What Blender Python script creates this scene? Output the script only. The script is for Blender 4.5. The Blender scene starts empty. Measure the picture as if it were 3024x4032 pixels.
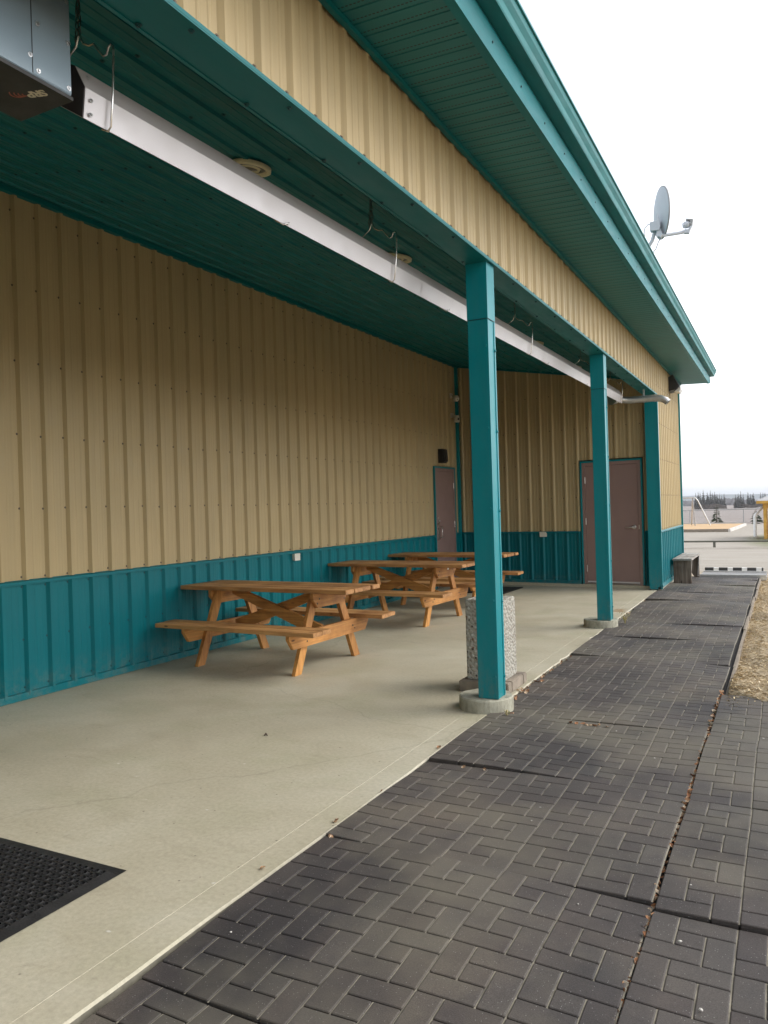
import bpy, bmesh, math, random
from mathutils import Vector, Matrix, noise
R = math.radians
scene = bpy.context.scene
C = scene.collection

# ------------------------------------------------------------------ camera
cam = bpy.data.cameras.new('camera')
cam.sensor_fit = 'HORIZONTAL'; cam.sensor_width = 36.0; cam.lens = 36.04
cam.clip_start = 0.05; cam.clip_end = 9000
co = bpy.data.objects.new('camera', cam); C.objects.link(co)
right = Vector((0.88657658, 0.46160892, -0.02998624))
down = Vector((-0.02463251, -0.0176207, -0.99954127))
fwd = Vector((-0.46192554, 0.88690852, -0.00425151))
m = Matrix((right, -down, -fwd)).transposed().to_4x4()
m.translation = Vector((0, 0, 1.44))
co.matrix_world = m
scene.camera = co

# ------------------------------------------------------------------ sky, sun, exposure
SUN_EL, SUN_AZ = 42.0, 66.0        # azimuth measured from +Y towards +X
w = bpy.data.worlds.new('World'); scene.world = w; w.use_nodes = True
nt = w.node_tree; nt.nodes.clear()
sky = nt.nodes.new('ShaderNodeTexSky'); sky.sky_type = 'NISHITA'; sky.sun_disc = False
sky.sun_elevation = R(SUN_EL); sky.sun_rotation = R(SUN_AZ)
sky.air_density = 1.0; sky.dust_density = 1.5; sky.ozone_density = 1.0
hs = nt.nodes.new('ShaderNodeHueSaturation'); hs.inputs['Saturation'].default_value = 0.26
bg = nt.nodes.new('ShaderNodeBackground'); bg.inputs['Strength'].default_value = 0.15
wo = nt.nodes.new('ShaderNodeOutputWorld')
nt.links.new(sky.outputs[0], hs.inputs['Color']); nt.links.new(hs.outputs[0], bg.inputs[0]); nt.links.new(bg.outputs[0], wo.inputs[0])
sl = bpy.data.lights.new('sun', 'SUN'); sl.energy = 0.6; sl.angle = R(35); sl.color = (1.0, 0.96, 0.9)
so = bpy.data.objects.new('sun', sl); C.objects.link(so)
sd = Vector((math.sin(R(SUN_AZ)) * math.cos(R(SUN_EL)), math.cos(R(SUN_AZ)) * math.cos(R(SUN_EL)), math.sin(R(SUN_EL))))
so.rotation_euler = sd.to_track_quat('Z', 'Y').to_euler(); so.location = (5, -5, 20)
vs = scene.view_settings
vs.view_transform = 'Standard'; vs.look = 'None'; vs.exposure = 1.28; vs.gamma = 1; vs.use_curve_mapping = False

# ------------------------------------------------------------------ materials
def newmat(name):
    m = bpy.data.materials.new(name); m.use_nodes = True
    return m, m.node_tree, m.node_tree.nodes['Principled BSDF']
def N(nt, t, **kw):
    n = nt.nodes.new(t)
    for k, v in kw.items():
        if k in n.inputs: n.inputs[k].default_value = v
        else: setattr(n, k, v)
    return n
def ramp(nt, fac, stops):
    r = nt.nodes.new('ShaderNodeValToRGB'); e = r.color_ramp.elements
    while len(e) < len(stops): e.new(0.5)
    for i, (p, c) in enumerate(stops):
        e[i].position = p; e[i].color = (c[0], c[1], c[2], 1) if hasattr(c, '__len__') else (c, c, c, 1)
    nt.links.new(fac, r.inputs[0]); return r
def mixc(nt, f, a, b, mode='MIX'):
    n = nt.nodes.new('ShaderNodeMix'); n.data_type = 'RGBA'; n.blend_type = mode
    for s, v in ((0, f), (6, a), (7, b)):
        if hasattr(v, 'links') or hasattr(v, 'is_linked'): nt.links.new(v, n.inputs[s])
        elif s == 0: n.inputs[0].default_value = v
        else: n.inputs[s].default_value = (*v, 1)
    return n.outputs[2]
def coords(nt, scale=(1, 1, 1), loc=(0, 0, 0), kind='Object'):
    t = nt.nodes.new('ShaderNodeTexCoord'); mp = nt.nodes.new('ShaderNodeMapping')
    mp.inputs['Scale'].default_value = scale; mp.inputs['Location'].default_value = loc
    nt.links.new(t.outputs[kind], mp.inputs[0]); return mp.outputs[0]
def noise_n(nt, vec, scale, detail=4, rough=0.55, dist=0.0):
    n = N(nt, 'ShaderNodeTexNoise', Scale=scale, Detail=detail, Roughness=rough, Distortion=dist)
    nt.links.new(vec, n.inputs['Vector']); return n.outputs[0]
def bump(nt, bsdf, h, strength=0.3, dist=0.01):
    b = N(nt, 'ShaderNodeBump', Strength=strength, Distance=dist)
    nt.links.new(h, b.inputs['Height']); nt.links.new(b.outputs[0], bsdf.inputs['Normal'])
def simple(name, col, rough=0.5, metal=0.0, var=0.12, scale=6.0, bstr=0.0, bscale=60, spec=0.5, stretch=(1, 1, 1)):
    m, nt, b = newmat(name)
    v = coords(nt, stretch)
    n1 = noise_n(nt, v, scale, 5)
    r = ramp(nt, n1, [(0.25, [c * (1 - var) for c in col]), (0.75, [min(1, c * (1 + var)) for c in col])])
    nt.links.new(r.outputs[0], b.inputs['Base Color'])
    rr = ramp(nt, noise_n(nt, v, scale * 2.3, 4), [(0.3, rough * 0.85), (0.7, min(1, rough * 1.15))])
    nt.links.new(rr.outputs[0], b.inputs['Roughness'])
    b.inputs['Metallic'].default_value = metal
    b.inputs['Specular IOR Level'].default_value = spec
    if bstr: bump(nt, b, noise_n(nt, v, bscale, 4), bstr, 0.004)
    return m

BEIGE = (0.41, 0.315, 0.168)
TEAL = (0.0, 0.13, 0.15)
def cladding(name, col, rough=0.42):
    m, nt, b = newmat(name)
    v1 = coords(nt, (9, 9, 0.35)); v2 = coords(nt, (60, 60, 0.5)); v3 = coords(nt)
    n1 = noise_n(nt, v1, 1.0, 4); n2 = noise_n(nt, v2, 1.0, 3); n3 = noise_n(nt, v3, 0.8, 4)
    a = ramp(nt, n1, [(0.3, [c * 0.96 for c in col]), (0.7, [c * 1.04 for c in col])]).outputs[0]
    s = ramp(nt, n2, [(0.35, 0.96), (0.65, 1.03)]).outputs[0]
    d = ramp(nt, n3, [(0.3, (0.92, 0.93, 0.94)), (0.7, (1.05, 1.04, 1.02))]).outputs[0]
    c = mixc(nt, 1.0, mixc(nt, 1.0, a, s, 'MULTIPLY'), d, 'MULTIPLY')
    tz = nt.nodes.new('ShaderNodeNewGeometry'); sz = nt.nodes.new('ShaderNodeSeparateXYZ'); nt.links.new(tz.outputs['Position'], sz.inputs[0])
    dz = N(nt, 'ShaderNodeMath', operation='MULTIPLY'); nt.links.new(ramp(nt, sz.outputs['Z'], [(0.02, 1.0), (0.30, 0.0)]).outputs[0], dz.inputs[0]); nt.links.new(ramp(nt, noise_n(nt, v3, 11, 6, 0.75), [(0.45, 0.0), (0.66, 0.4)]).outputs[0], dz.inputs[1])
    c = mixc(nt, dz.outputs[0], c, (0.20, 0.18, 0.13))
    sf_ = noise_n(nt, coords(nt, (1.0, 1.0, 3.0)), 9, 6, 0.8, 1.5)
    c = mixc(nt, ramp(nt, sf_, [(0.70, 0.0), (0.78, 0.22)]).outputs[0], c, (0.30, 0.28, 0.24))
    nt.links.new(c, b.inputs['Base Color'])
    rr = ramp(nt, noise_n(nt, v3, 5, 4), [(0.3, rough * 0.85), (0.7, rough * 1.25)])
    nt.links.new(rr.outputs[0], b.inputs['Roughness'])
    b.inputs['Specular IOR Level'].default_value = 0.22
    bump(nt, b, noise_n(nt, coords(nt, (2.2, 2.2, 0.9)), 1.6, 2), 0.25, 0.02)
    return m
M = {}
M['beige'] = cladding('beige_steel', BEIGE)
M['teal'] = cladding('teal_steel', TEAL, 0.38)
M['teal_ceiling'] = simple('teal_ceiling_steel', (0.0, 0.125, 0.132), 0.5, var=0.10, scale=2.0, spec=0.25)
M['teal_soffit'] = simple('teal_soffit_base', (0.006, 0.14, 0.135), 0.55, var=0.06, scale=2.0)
M['screw'] = simple('screw_brown', (0.10, 0.075, 0.05), 0.5, 0.3)
M['screw_teal'] = simple('screw_teal', (0.002, 0.05, 0.055), 0.45, 0.2)
M['screw_zinc'] = simple('screw_zinc', (0.6, 0.6, 0.6), 0.3, 0.9)
M['door'] = simple('mauve_brown_paint', (0.25, 0.162, 0.142), 0.5, var=0.05, scale=3, bstr=0.05, bscale=300)
M['nickel'] = simple('satin_nickel', (0.62, 0.58, 0.55), 0.3, 0.95, var=0.05)
M['alu'] = simple('mill_aluminium', (0.56, 0.53, 0.53), 0.42, 0.35, var=0.03, scale=3)
M['alu_dark'] = simple('dull_steel_tube', (0.30, 0.27, 0.24), 0.45, 0.8, var=0.2)
M['endcap'] = simple('brown_dark_metal', (0.035, 0.028, 0.027), 0.55, 0.2)
M['heater'] = simple('blue_grey_enamel', (0.19, 0.25, 0.29), 0.35, 0.1, var=0.05, scale=3)
M['heater_dark'] = simple('dark_heater_base', (0.02, 0.019, 0.017), 0.6)
M['galv'] = simple('galvanised', (0.55, 0.54, 0.52), 0.38, 0.85, var=0.12, scale=15)
M['galv_flat'] = simple('grey_ramp_sheet', (0.22, 0.215, 0.21), 0.7, var=0.15, scale=8)
M['wire'] = simple('bright_wire', (0.75, 0.73, 0.7), 0.25, 0.9)
M['chain'] = simple('chain_steel', (0.16, 0.16, 0.15), 0.4, 0.9)
M['red'] = simple('logo_red', (0.34, 0.085, 0.045), 0.5)
M['cream'] = simple('logo_cream', (0.62, 0.56, 0.42), 0.5)
M['lamp_ring'] = simple('cream_plastic', (0.62, 0.55, 0.36), 0.45, var=0.1, scale=20)
M['lamp_dark'] = simple('lamp_inner', (0.12, 0.11, 0.09), 0.35, 0.3)
M['black'] = simple('black_metal', (0.013, 0.013, 0.014), 0.5)
M['rubber'] = simple('black_rubber', (0.012, 0.0115, 0.0115), 0.62, var=0.5, scale=14, bstr=0.4, bscale=120)
M['white_plastic'] = simple('white_plastic', (0.62, 0.59, 0.5), 0.45, var=0.06)
M['lens'] = simple('glass_lens', (0.7, 0.7, 0.68), 0.15, 0.0, spec=0.8)
M['dish'] = simple('dish_grey', (0.52, 0.545, 0.59), 0.5, var=0.04, scale=4)
M['dish_rim'] = simple('dish_rim_grey', (0.30, 0.30, 0.30), 0.5)
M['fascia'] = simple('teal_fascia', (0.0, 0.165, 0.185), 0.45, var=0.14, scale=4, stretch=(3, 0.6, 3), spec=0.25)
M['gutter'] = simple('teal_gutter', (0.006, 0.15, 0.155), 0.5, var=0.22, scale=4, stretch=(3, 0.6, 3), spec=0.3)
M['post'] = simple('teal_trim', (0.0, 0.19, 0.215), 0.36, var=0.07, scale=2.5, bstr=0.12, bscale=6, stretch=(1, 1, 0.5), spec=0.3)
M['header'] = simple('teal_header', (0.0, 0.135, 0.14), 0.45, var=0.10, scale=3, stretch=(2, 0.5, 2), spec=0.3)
M['steel_roof'] = simple('roof_steel', (0.02, 0.16, 0.16), 0.4)
M['yellow_wood'] = simple('yellow_stain', (0.55, 0.30, 0.05), 0.6, var=0.2, scale=4)
M['shingle'] = simple('grey_shingle', (0.45, 0.44, 0.43), 0.9, var=0.2, scale=6, stretch=(1, 1, 6))
M['white_paint'] = simple('white_paint', (0.75, 0.75, 0.74), 0.5)
M['black_paint'] = simple('black_paint', (0.03, 0.03, 0.03), 0.6)
M['pipe_green'] = simple('weathered_pipe', (0.10, 0.10, 0.075), 0.6, 0.2, var=0.2)
M['timber_old'] = simple('old_timber', (0.23, 0.19, 0.145), 0.85, var=0.3, scale=9, bstr=0.4, bscale=40, stretch=(1, 1, 1))
M['log'] = simple('bleached_log', (0.55, 0.52, 0.48), 0.85, var=0.2, scale=3)
M['bark'] = simple('bark', (0.10, 0.075, 0.055), 0.9, var=0.3, scale=2)

def add_dirt(m, top=0.45, col=(0.16, 0.15, 0.11), amt=0.45):
    nt = m.node_tree; b = nt.nodes['Principled BSDF']; src = b.inputs['Base Color'].links[0].from_socket
    g_ = nt.nodes.new('ShaderNodeNewGeometry'); s_ = nt.nodes.new('ShaderNodeSeparateXYZ'); nt.links.new(g_.outputs['Position'], s_.inputs[0])
    hz = ramp(nt, s_.outputs['Z'], [(0.10, 1.0), (top, 0.12)]).outputs[0]
    nz = ramp(nt, noise_n(nt, coords(nt, (1, 1, 0.35)), 22, 6, 0.8), [(0.44, 0.0), (0.66, amt)]).outputs[0]
    mu = N(nt, 'ShaderNodeMath', operation='MULTIPLY'); nt.links.new(hz, mu.inputs[0]); nt.links.new(nz, mu.inputs[1])
    nt.links.new(mixc(nt, mu.outputs[0], src, col), b.inputs['Base Color'])
add_dirt(M['post'])
def wood(name, c1, c2, c3, axis=0, rough=0.62):
    m, nt, b = newmat(name)
    sc = [26, 26, 26]; sc[axis] = 1.3
    v = coords(nt, sc); g = noise_n(nt, v, 1.0, 5, 0.6, 0.5)
    sc2 = [90, 90, 90]; sc2[axis] = 3
    g2 = noise_n(nt, coords(nt, sc2), 1.0, 3)
    big = noise_n(nt, coords(nt), 2.2, 4)
    rnd = nt.nodes.new('ShaderNodeNewGeometry')
    c = ramp(nt, g, [(0.30, c1), (0.5, c2), (0.72, c3)]).outputs[0]
    c = mixc(nt, 1.0, c, ramp(nt, g2, [(0.35, 0.82), (0.6, 1.05)]).outputs[0], 'MULTIPLY')
    c = mixc(nt, 1.0, c, ramp(nt, big, [(0.34, (0.58, 0.52, 0.48)), (0.58, (1.06, 1.06, 1.06))]).outputs[0], 'MULTIPLY')
    c = mixc(nt, 1.0, c, ramp(nt, rnd.outputs['Random Per Island'], [(0, (0.84, 0.82, 0.80)), (1, (1.12, 1.12, 1.1))]).outputs[0], 'MULTIPLY')
    # knots
    vo = N(nt, 'ShaderNodeTexVoronoi', Scale=1.0)
    ks = [14, 14, 14]; ks[axis] = 4.0
    nt.links.new(coords(nt, ks, (0.3, 0.1, 0.7)), vo.inputs['Vector'])
    k = ramp(nt, vo.outputs['Distance'], [(0.07, 1.0), (0.14, 0.0)]).outputs[0]
    c = mixc(nt, k, c, (c1[0] * 0.35, c1[1] * 0.3, c1[2] * 0.3))
    nt.links.new(c, b.inputs['Base Color']); b.inputs['Roughness'].default_value = rough
    bump(nt, b, g2, 0.25, 0.003)
    return m
STW = ((0.36, 0.155, 0.036), (0.51, 0.235, 0.058), (0.61, 0.31, 0.09))
M['wood_x'] = wood('cedar_stain_x', *STW, axis=0)
M['wood_z'] = wood('cedar_stain_z', *STW, axis=2)
M['wood_top'] = wood('worn_top_x', (0.31, 0.15, 0.052), (0.46, 0.235, 0.082), (0.56, 0.31, 0.125), axis=0)
M['grey_wood'] = wood('weathered_grey_z', (0.085, 0.06, 0.04), (0.16, 0.12, 0.09), (0.26, 0.21, 0.17), axis=2, rough=0.85)
M['grey_top'] = wood('weathered_grey_y', (0.22, 0.20, 0.18), (0.32, 0.30, 0.275), (0.42, 0.40, 0.37), axis=1, rough=0.85)

def concrete():
    m, nt, b = newmat('patio_concrete')
    v = coords(nt)
    c = ramp(nt, noise_n(nt, v, 0.9, 6, 0.6, 0.6), [(0.3, (0.375, 0.335, 0.238)), (0.5, (0.42, 0.38, 0.278)), (0.7, (0.46, 0.425, 0.325))]).outputs[0]
    g = ramp(nt, noise_n(nt, coords(nt, (1, 1, 1), (5, 3, 0)), 1.6, 4), [(0.5, 0.0), (0.8, 0.7)]).outputs[0]
    c = mixc(nt, g, c, (0.33, 0.315, 0.20))
    c = mixc(nt, 1.0, c, ramp(nt, noise_n(nt, v, 45, 4, 0.7), [(0.3, 0.84), (0.7, 1.10)]).outputs[0], 'MULTIPLY')
    # scuffs, streaks
    st = noise_n(nt, coords(nt, (1.2, 3.4, 1)), 3.2, 6, 0.7, 1.4)
    c = mixc(nt, 1.0, c, ramp(nt, st, [(0.28, 0.82), (0.37, 1.0), (0.68, 1.0), (0.76, 1.06)]).outputs[0], 'MULTIPLY')
    sp = N(nt, 'ShaderNodeTexVoronoi', Scale=9.0); nt.links.new(v, sp.inputs['Vector'])
    c = mixc(nt, ramp(nt, sp.outputs['Distance'], [(0.03, 0.75), (0.06, 0.0)]).outputs[0], c, (0.09, 0.075, 0.06))
    fl = N(nt, 'ShaderNodeTexVoronoi', Scale=3.3); nt.links.new(coords(nt, (1, 1.4, 1), (2, 9, 0)), fl.inputs['Vector'])
    fa_ = N(nt, 'ShaderNodeMath', operation='ADD'); fb_ = N(nt, 'ShaderNodeMath', operation='MULTIPLY'); fb_.inputs[1].default_value = 0.10
    nt.links.new(noise_n(nt, v, 34, 4, 0.7), fb_.inputs[0]); nt.links.new(fb_.outputs[0], fa_.inputs[0]); nt.links.new(fl.outputs['Distance'], fa_.inputs[1])
    c = mixc(nt, ramp(nt, fa_.outputs[0], [(0.065, 0.8), (0.085, 0.0)]).outputs[0], c, (0.62, 0.60, 0.53))
    sc2 = noise_n(nt, coords(nt, (0.8, 2.2, 1), (4, 4, 0)), 2.0, 7, 0.75, 0.8)
    c = mixc(nt, 1.0, c, ramp(nt, sc2, [(0.30, (0.88, 0.87, 0.85)), (0.46, (1, 1, 1))]).outputs[0], 'MULTIPLY')
    # hairline cracks
    cr = N(nt, 'ShaderNodeTexVoronoi', Scale=0.33, feature='DISTANCE_TO_EDGE')
    wv = nt.nodes.new('ShaderNodeVectorMath'); wv.operation = 'ADD'
    wn = N(nt, 'ShaderNodeTexNoise', Scale=2.2, Detail=5.0); nt.links.new(v, wn.inputs['Vector'])
    nt.links.new(v, wv.inputs[0]); wsc = N(nt, 'ShaderNodeVectorMath', operation='SCALE'); wsc.inputs['Scale'].default_value = 0.35; nt.links.new(wn.outputs['Color'], wsc.inputs[0]); nt.links.new(wsc.outputs[0], wv.inputs[1]); nt.links.new(wv.outputs[0], cr.inputs['Vector'])
    ck = ramp(nt, cr.outputs['Distance'], [(0.0, 0.22), (0.004, 0.0)]).outputs[0]
    c = mixc(nt, ck, c, (0.11, 0.10, 0.075))
    # brown stain beside the second post
    def spot(x, y, r, col, c, stretch=1.0):
        sub = nt.nodes.new('ShaderNodeVectorMath'); sub.operation = 'DISTANCE'
        sub.inputs[1].default_value = (x * stretch, y, 0)
        nt.links.new(coords(nt, (stretch, 1, 0)), sub.inputs[0])
        ad = N(nt, 'ShaderNodeMath', operation='ADD'); nz = noise_n(nt, v, 7, 4)
        mu = N(nt, 'ShaderNodeMath', operation='MULTIPLY'); mu.inputs[1].default_value = r * 1.6
        nt.links.new(nz, mu.inputs[0]); nt.links.new(sub.outputs['Value'], ad.inputs[0]); nt.links.new(mu.outputs[0], ad.inputs[1])
        k = ramp(nt, ad.outputs[0], [(r * 1.2, 0.75), (r * 1.9, 0.0)]).outputs[0]
        return mixc(nt, k, c, col)
    c = spot(-1.98, 10.45, 0.22, (0.27, 0.17, 0.085), c, 2.2)
    nt.links.new(c, b.inputs['Base Color'])
    rr = ramp(nt, noise_n(nt, v, 3, 4), [(0.3, 0.5), (0.7, 0.8)]); nt.links.new(rr.outputs[0], b.inputs['Roughness'])
    bump(nt, b, noise_n(nt, v, 130, 5, 0.7), 0.22, 0.003)
    return m
M['concrete'] = concrete()
M['footing'] = simple('rough_concrete', (0.34, 0.325, 0.25), 0.85, var=0.18, scale=9, bstr=0.6, bscale=50)
add_dirt(M['footing'], 0.2, (0.14, 0.125, 0.085), 0.7)

M['slab_side'] = simple('darkened_slab_side', (0.17, 0.155, 0.115), 0.9, var=0.45, scale=14, bstr=0.5, bscale=60)  # side coloured darker than the top to offset sunlight on the edge
def paver():
    m, nt, b = newmat('charcoal_paver')
    v = coords(nt)
    geo = nt.nodes.new('ShaderNodeNewGeometry')
    c = ramp(nt, geo.outputs['Random Per Island'], [(0, (0.066, 0.055, 0.050)), (0.5, (0.075, 0.064, 0.057)), (1, (0.086, 0.075, 0.066))]).outputs[0]
    c = mixc(nt, 1.0, c, ramp(nt, noise_n(nt, v, 1.1, 5, 0.6), [(0.30, (0.66, 0.68, 0.72)), (0.5, (1, 1, 1)), (0.74, (1.75, 1.7, 1.45))]).outputs[0], 'MULTIPLY')
    # damp dark zone near the building
    c = mixc(nt, 1.0, c, ramp(nt, noise_n(nt, coords(nt, (1, 0.5, 1), (3, 1, 0)), 1.7, 4), [(0.36, (0.62, 0.65, 0.7)), (0.52, (1, 1, 1))]).outputs[0], 'MULTIPLY')
    c = mixc(nt, 1.0, c, ramp(nt, noise_n(nt, v, 230, 3, 0.7), [(0.35, 0.75), (0.65, 1.25)]).outputs[0], 'MULTIPLY')
    sp = N(nt, 'ShaderNodeTexVoronoi', Scale=125.0); nt.links.new(v, sp.inputs['Vector'])
    wn = nt.nodes.new('ShaderNodeSeparateColor'); nt.links.new(sp.outputs['Color'], wn.inputs[0])
    k1 = ramp(nt, sp.outputs['Distance'], [(0.13, 1.0), (0.2, 0.0)]).outputs[0]
    k2 = ramp(nt, wn.outputs[0], [(0.80, 0.0), (0.86, 0.8)]).outputs[0]
    kk = mixc(nt, 1.0, k1, k2, 'MULTIPLY')
    c = mixc(nt, kk, c, (0.34, 0.33, 0.31)); b.inputs['Specular IOR Level'].default_value = 0.3
    c = mixc(nt, ramp(nt, noise_n(nt, coords(nt, (1, 1, 1), (7, 2, 0)), 0.8, 5, 0.65), [(0.46, 0.0), (0.66, 0.65)]).outputs[0], c, (0.15, 0.135, 0.10))
    bs = N(nt, 'ShaderNodeTexVoronoi', Scale=7.0); nt.links.new(v, bs.inputs['Vector'])
    bsp = nt.nodes.new('ShaderNodeSeparateColor'); nt.links.new(bs.outputs['Color'], bsp.inputs[0])
    bd = N(nt, 'ShaderNodeMath', operation='ADD'); nt.links.new(bs.outputs['Distance'], bd.inputs[0]); bn2 = N(nt, 'ShaderNodeMath', operation='MULTIPLY'); bn2.inputs[1].default_value = 0.12
    nt.links.new(noise_n(nt, v, 60, 3), bn2.inputs[0]); nt.links.new(bn2.outputs[0], bd.inputs[1])
    q1 = ramp(nt, bd.outputs[0], [(0.12, 0.6), (0.145, 0.0)]).outputs[0]; q2 = ramp(nt, bsp.outputs[1], [(0.82, 0.0), (0.86, 1.0)]).outputs[0]
    c = mixc(nt, mixc(nt, 1.0, q1, q2, 'MULTIPLY'), c, (0.36, 0.35, 0.33))
    nt.links.new(c, b.inputs['Base Color'])
    rr = ramp(nt, noise_n(nt, v, 2.0, 4), [(0.3, 0.62), (0.7, 0.82)]); nt.links.new(rr.outputs[0], b.inputs['Roughness'])
    bump(nt, b, noise_n(nt, v, 240, 4, 0.75), 0.45, 0.003)
    return m
M['paver'] = paver()
M['sand'] = simple('joint_sand', (0.235, 0.21, 0.16), 0.95, var=0.65, scale=11, bstr=0.4, bscale=200)
M['bed'] = simple('dark_joint', (0.030, 0.027, 0.024), 0.95, var=0.4, scale=30)

def aggregate():
    m, nt, b = newmat('exposed_aggregate')
    v = coords(nt)
    vo = N(nt, 'ShaderNodeTexVoronoi', Scale=42.0); nt.links.new(v, vo.inputs['Vector'])
    se = nt.nodes.new('ShaderNodeSeparateColor'); nt.links.new(vo.outputs['Color'], se.inputs[0])
    c = ramp(nt, se.outputs[0], [(0.0, (0.22, 0.19, 0.15)), (0.3, (0.30, 0.28, 0.235)), (0.55, (0.37, 0.35, 0.305)), (0.74, (0.50, 0.48, 0.43)), (0.82, (0.06, 0.05, 0.045)), (0.93, (0.20, 0.12, 0.07))])
    c.color_ramp.interpolation = 'CONSTANT'
    k = ramp(nt, vo.outputs['Distance'], [(0.36, 1.0), (0.46, 0.0)]).outputs[0]
    cc = mixc(nt, k, (0.33, 0.31, 0.26), c.outputs[0])
    nt.links.new(cc, b.inputs['Base Color']); b.inputs['Roughness'].default_value = 0.85
    iv = N(nt, 'ShaderNodeMath', operation='SUBTRACT'); iv.inputs[0].default_value = 1.0
    nt.links.new(vo.outputs['Distance'], iv.inputs[1]); bump(nt, b, iv.outputs[0], 1.0, 0.012)
    return m
M['aggregate'] = aggregate()

def soffit_mat():
    m, nt, b = newmat('vented_soffit')
    t = nt.nodes.new('ShaderNodeTexCoord'); s = nt.nodes.new('ShaderNodeSeparateXYZ'); nt.links.new(t.outputs['Object'], s.inputs[0])
    def mod(src, per, off=0.0):
        a = N(nt, 'ShaderNodeMath', operation='ADD'); a.inputs[1].default_value = off + 100 * per; nt.links.new(src, a.inputs[0])
        q = N(nt, 'ShaderNodeMath', operation='MODULO'); q.inputs[1].default_value = per; nt.links.new(a.outputs[0], q.inputs[0])
        d = N(nt, 'ShaderNodeMath', operation='DIVIDE'); d.inputs[1].default_value = per; nt.links.new(q.outputs[0], d.inputs[0]); return d.outputs[0]
    hx = ramp(nt, mod(s.outputs['X'], 0.021), [(0.60, 1.0), (0.66, 0.0)]).outputs[0]
    hy = ramp(nt, mod(s.outputs['Y'], 0.105), [(0.0, 0.0), (0.16, 0.0), (0.17, 1.0), (0.235, 1.0), (0.245, 0.0), (0.36, 0.0)]).outputs[0]
    hy2 = ramp(nt, mod(s.outputs['Y'], 0.105, 0.03), [(0.0, 0.0), (0.16, 0.0), (0.17, 1.0), (0.235, 1.0), (0.245, 0.0), (0.36, 0.0)]).outputs[0]
    k = mixc(nt, 1.0, hx, mixc(nt, 1.0, hy, hy2, 'ADD'), 'MULTIPLY')
    base = ramp(nt, noise_n(nt, coords(nt, (1, 3, 1)), 2.0, 4), [(0.3, (0.0, 0.135, 0.145)), (0.7, (0.0, 0.165, 0.175))]).outputs[0]
    nt.links.new(mixc(nt, k, base, (0.003, 0.018, 0.018)), b.inputs['Base Color'])
    b.inputs['Roughness'].default_value = 0.5
    return m
M['soffit'] = soffit_mat()

def ground_mat():
    m, nt, b = newmat('gravel_and_field')
    v = coords(nt); t = nt.nodes.new('ShaderNodeTexCoord'); s = nt.nodes.new('ShaderNodeSeparateXYZ'); nt.links.new(t.outputs['Object'], s.inputs[0])
    lot = ramp(nt, noise_n(nt, coords(nt, (0.35, 1.3, 1)), 1.0, 6, 0.6), [(0.3, (0.33, 0.295, 0.245)), (0.7, (0.43, 0.39, 0.335))]).outputs[0]
    lot = mixc(nt, 1.0, lot, ramp(nt, noise_n(nt, v, 22, 5, 0.75), [(0.3, 0.75), (0.7, 1.15)]).outputs[0], 'MULTIPLY')
    field = ramp(nt, noise_n(nt, coords(nt, (0.12, 0.5, 1)), 1.0, 6, 0.7), [(0.3, (0.20, 0.17, 0.15)), (0.5, (0.29, 0.25, 0.225)), (0.7, (0.38, 0.34, 0.31))]).outputs[0]
    stub = noise_n(nt, coords(nt, (1.2, 0.35, 1)), 1.6, 5, 0.8)
    field = mixc(nt, 1.0, field, ramp(nt, stub, [(0.36, 0.62), (0.52, 1.05)]).outputs[0], 'MULTIPLY')
    md = N(nt, 'ShaderNodeMath', operation='MULTIPLY'); md.inputs[1].default_value = 0.001; nt.links.new(s.outputs['Y'], md.inputs[0])
    k = ramp(nt, md.outputs[0], [(0.0795, 0.0), (0.0805, 1.0)]).outputs[0]
    c = mixc(nt, k, lot, field)
    # dry straw strip beside the path
    st = ramp(nt, noise_n(nt, v, 30, 6, 0.8), [(0.3, (0.26, 0.20, 0.125)), (0.5, (0.44, 0.35, 0.23)), (0.7, (0.60, 0.50, 0.34))]).outputs[0]
    st = mixc(nt, 1.0, st, ramp(nt, noise_n(nt, v, 1.8, 4), [(0.35, 0.72), (0.6, 1.1)]).outputs[0], 'MULTIPLY')
    k2 = ramp(nt, md.outputs[0], [(0.0158, 1.0), (0.0168, 0.0)]).outputs[0]
    c = mixc(nt, k2, c, st)
    # worn grass near the pavilion
    di = nt.nodes.new('ShaderNodeVectorMath'); di.operation = 'DISTANCE'; di.inputs[1].default_value = (0.9, 15.4, 0)
    nt.links.new(coords(nt, (1.0, 0.31, 0)), di.inputs[0])
    ad = N(nt, 'ShaderNodeMath', operation='ADD'); nt.links.new(di.outputs['Value'], ad.inputs[0]); nt.links.new(noise_n(nt, v, 0.9, 5), ad.inputs[1])
    mq = N(nt, 'ShaderNodeMath', operation='MULTIPLY'); mq.inputs[1].default_value = 0.2; nt.links.new(ad.outputs[0], mq.inputs[0])
    kg = ramp(nt, mq.outputs[0], [(0.55, 0.8), (0.78, 0.0)]).outputs[0]
    c = mixc(nt, kg, c, (0.16, 0.175, 0.085))
    nt.links.new(c, b.inputs['Base Color']); b.inputs['Roughness'].default_value = 0.95
    b.inputs['Specular IOR Level'].default_value = 0.2
    bump(nt, b, noise_n(nt, v, 30, 6, 0.8), 0.6, 0.03)
    return m
M['ground'] = ground_mat()
M['play_sand'] = simple('play_sand', (0.50, 0.33, 0.17), 0.95, var=0.08, scale=1.5)
def island(name, stops, rough=0.9):
    m, nt, b = newmat(name)
    geo = nt.nodes.new('ShaderNodeNewGeometry')
    r = ramp(nt, geo.outputs['Random Per Island'], stops)
    nt.links.new(r.outputs[0], b.inputs['Base Color']); b.inputs['Roughness'].default_value = rough
    b.inputs['Specular IOR Level'].default_value = 0.25
    return m
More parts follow.
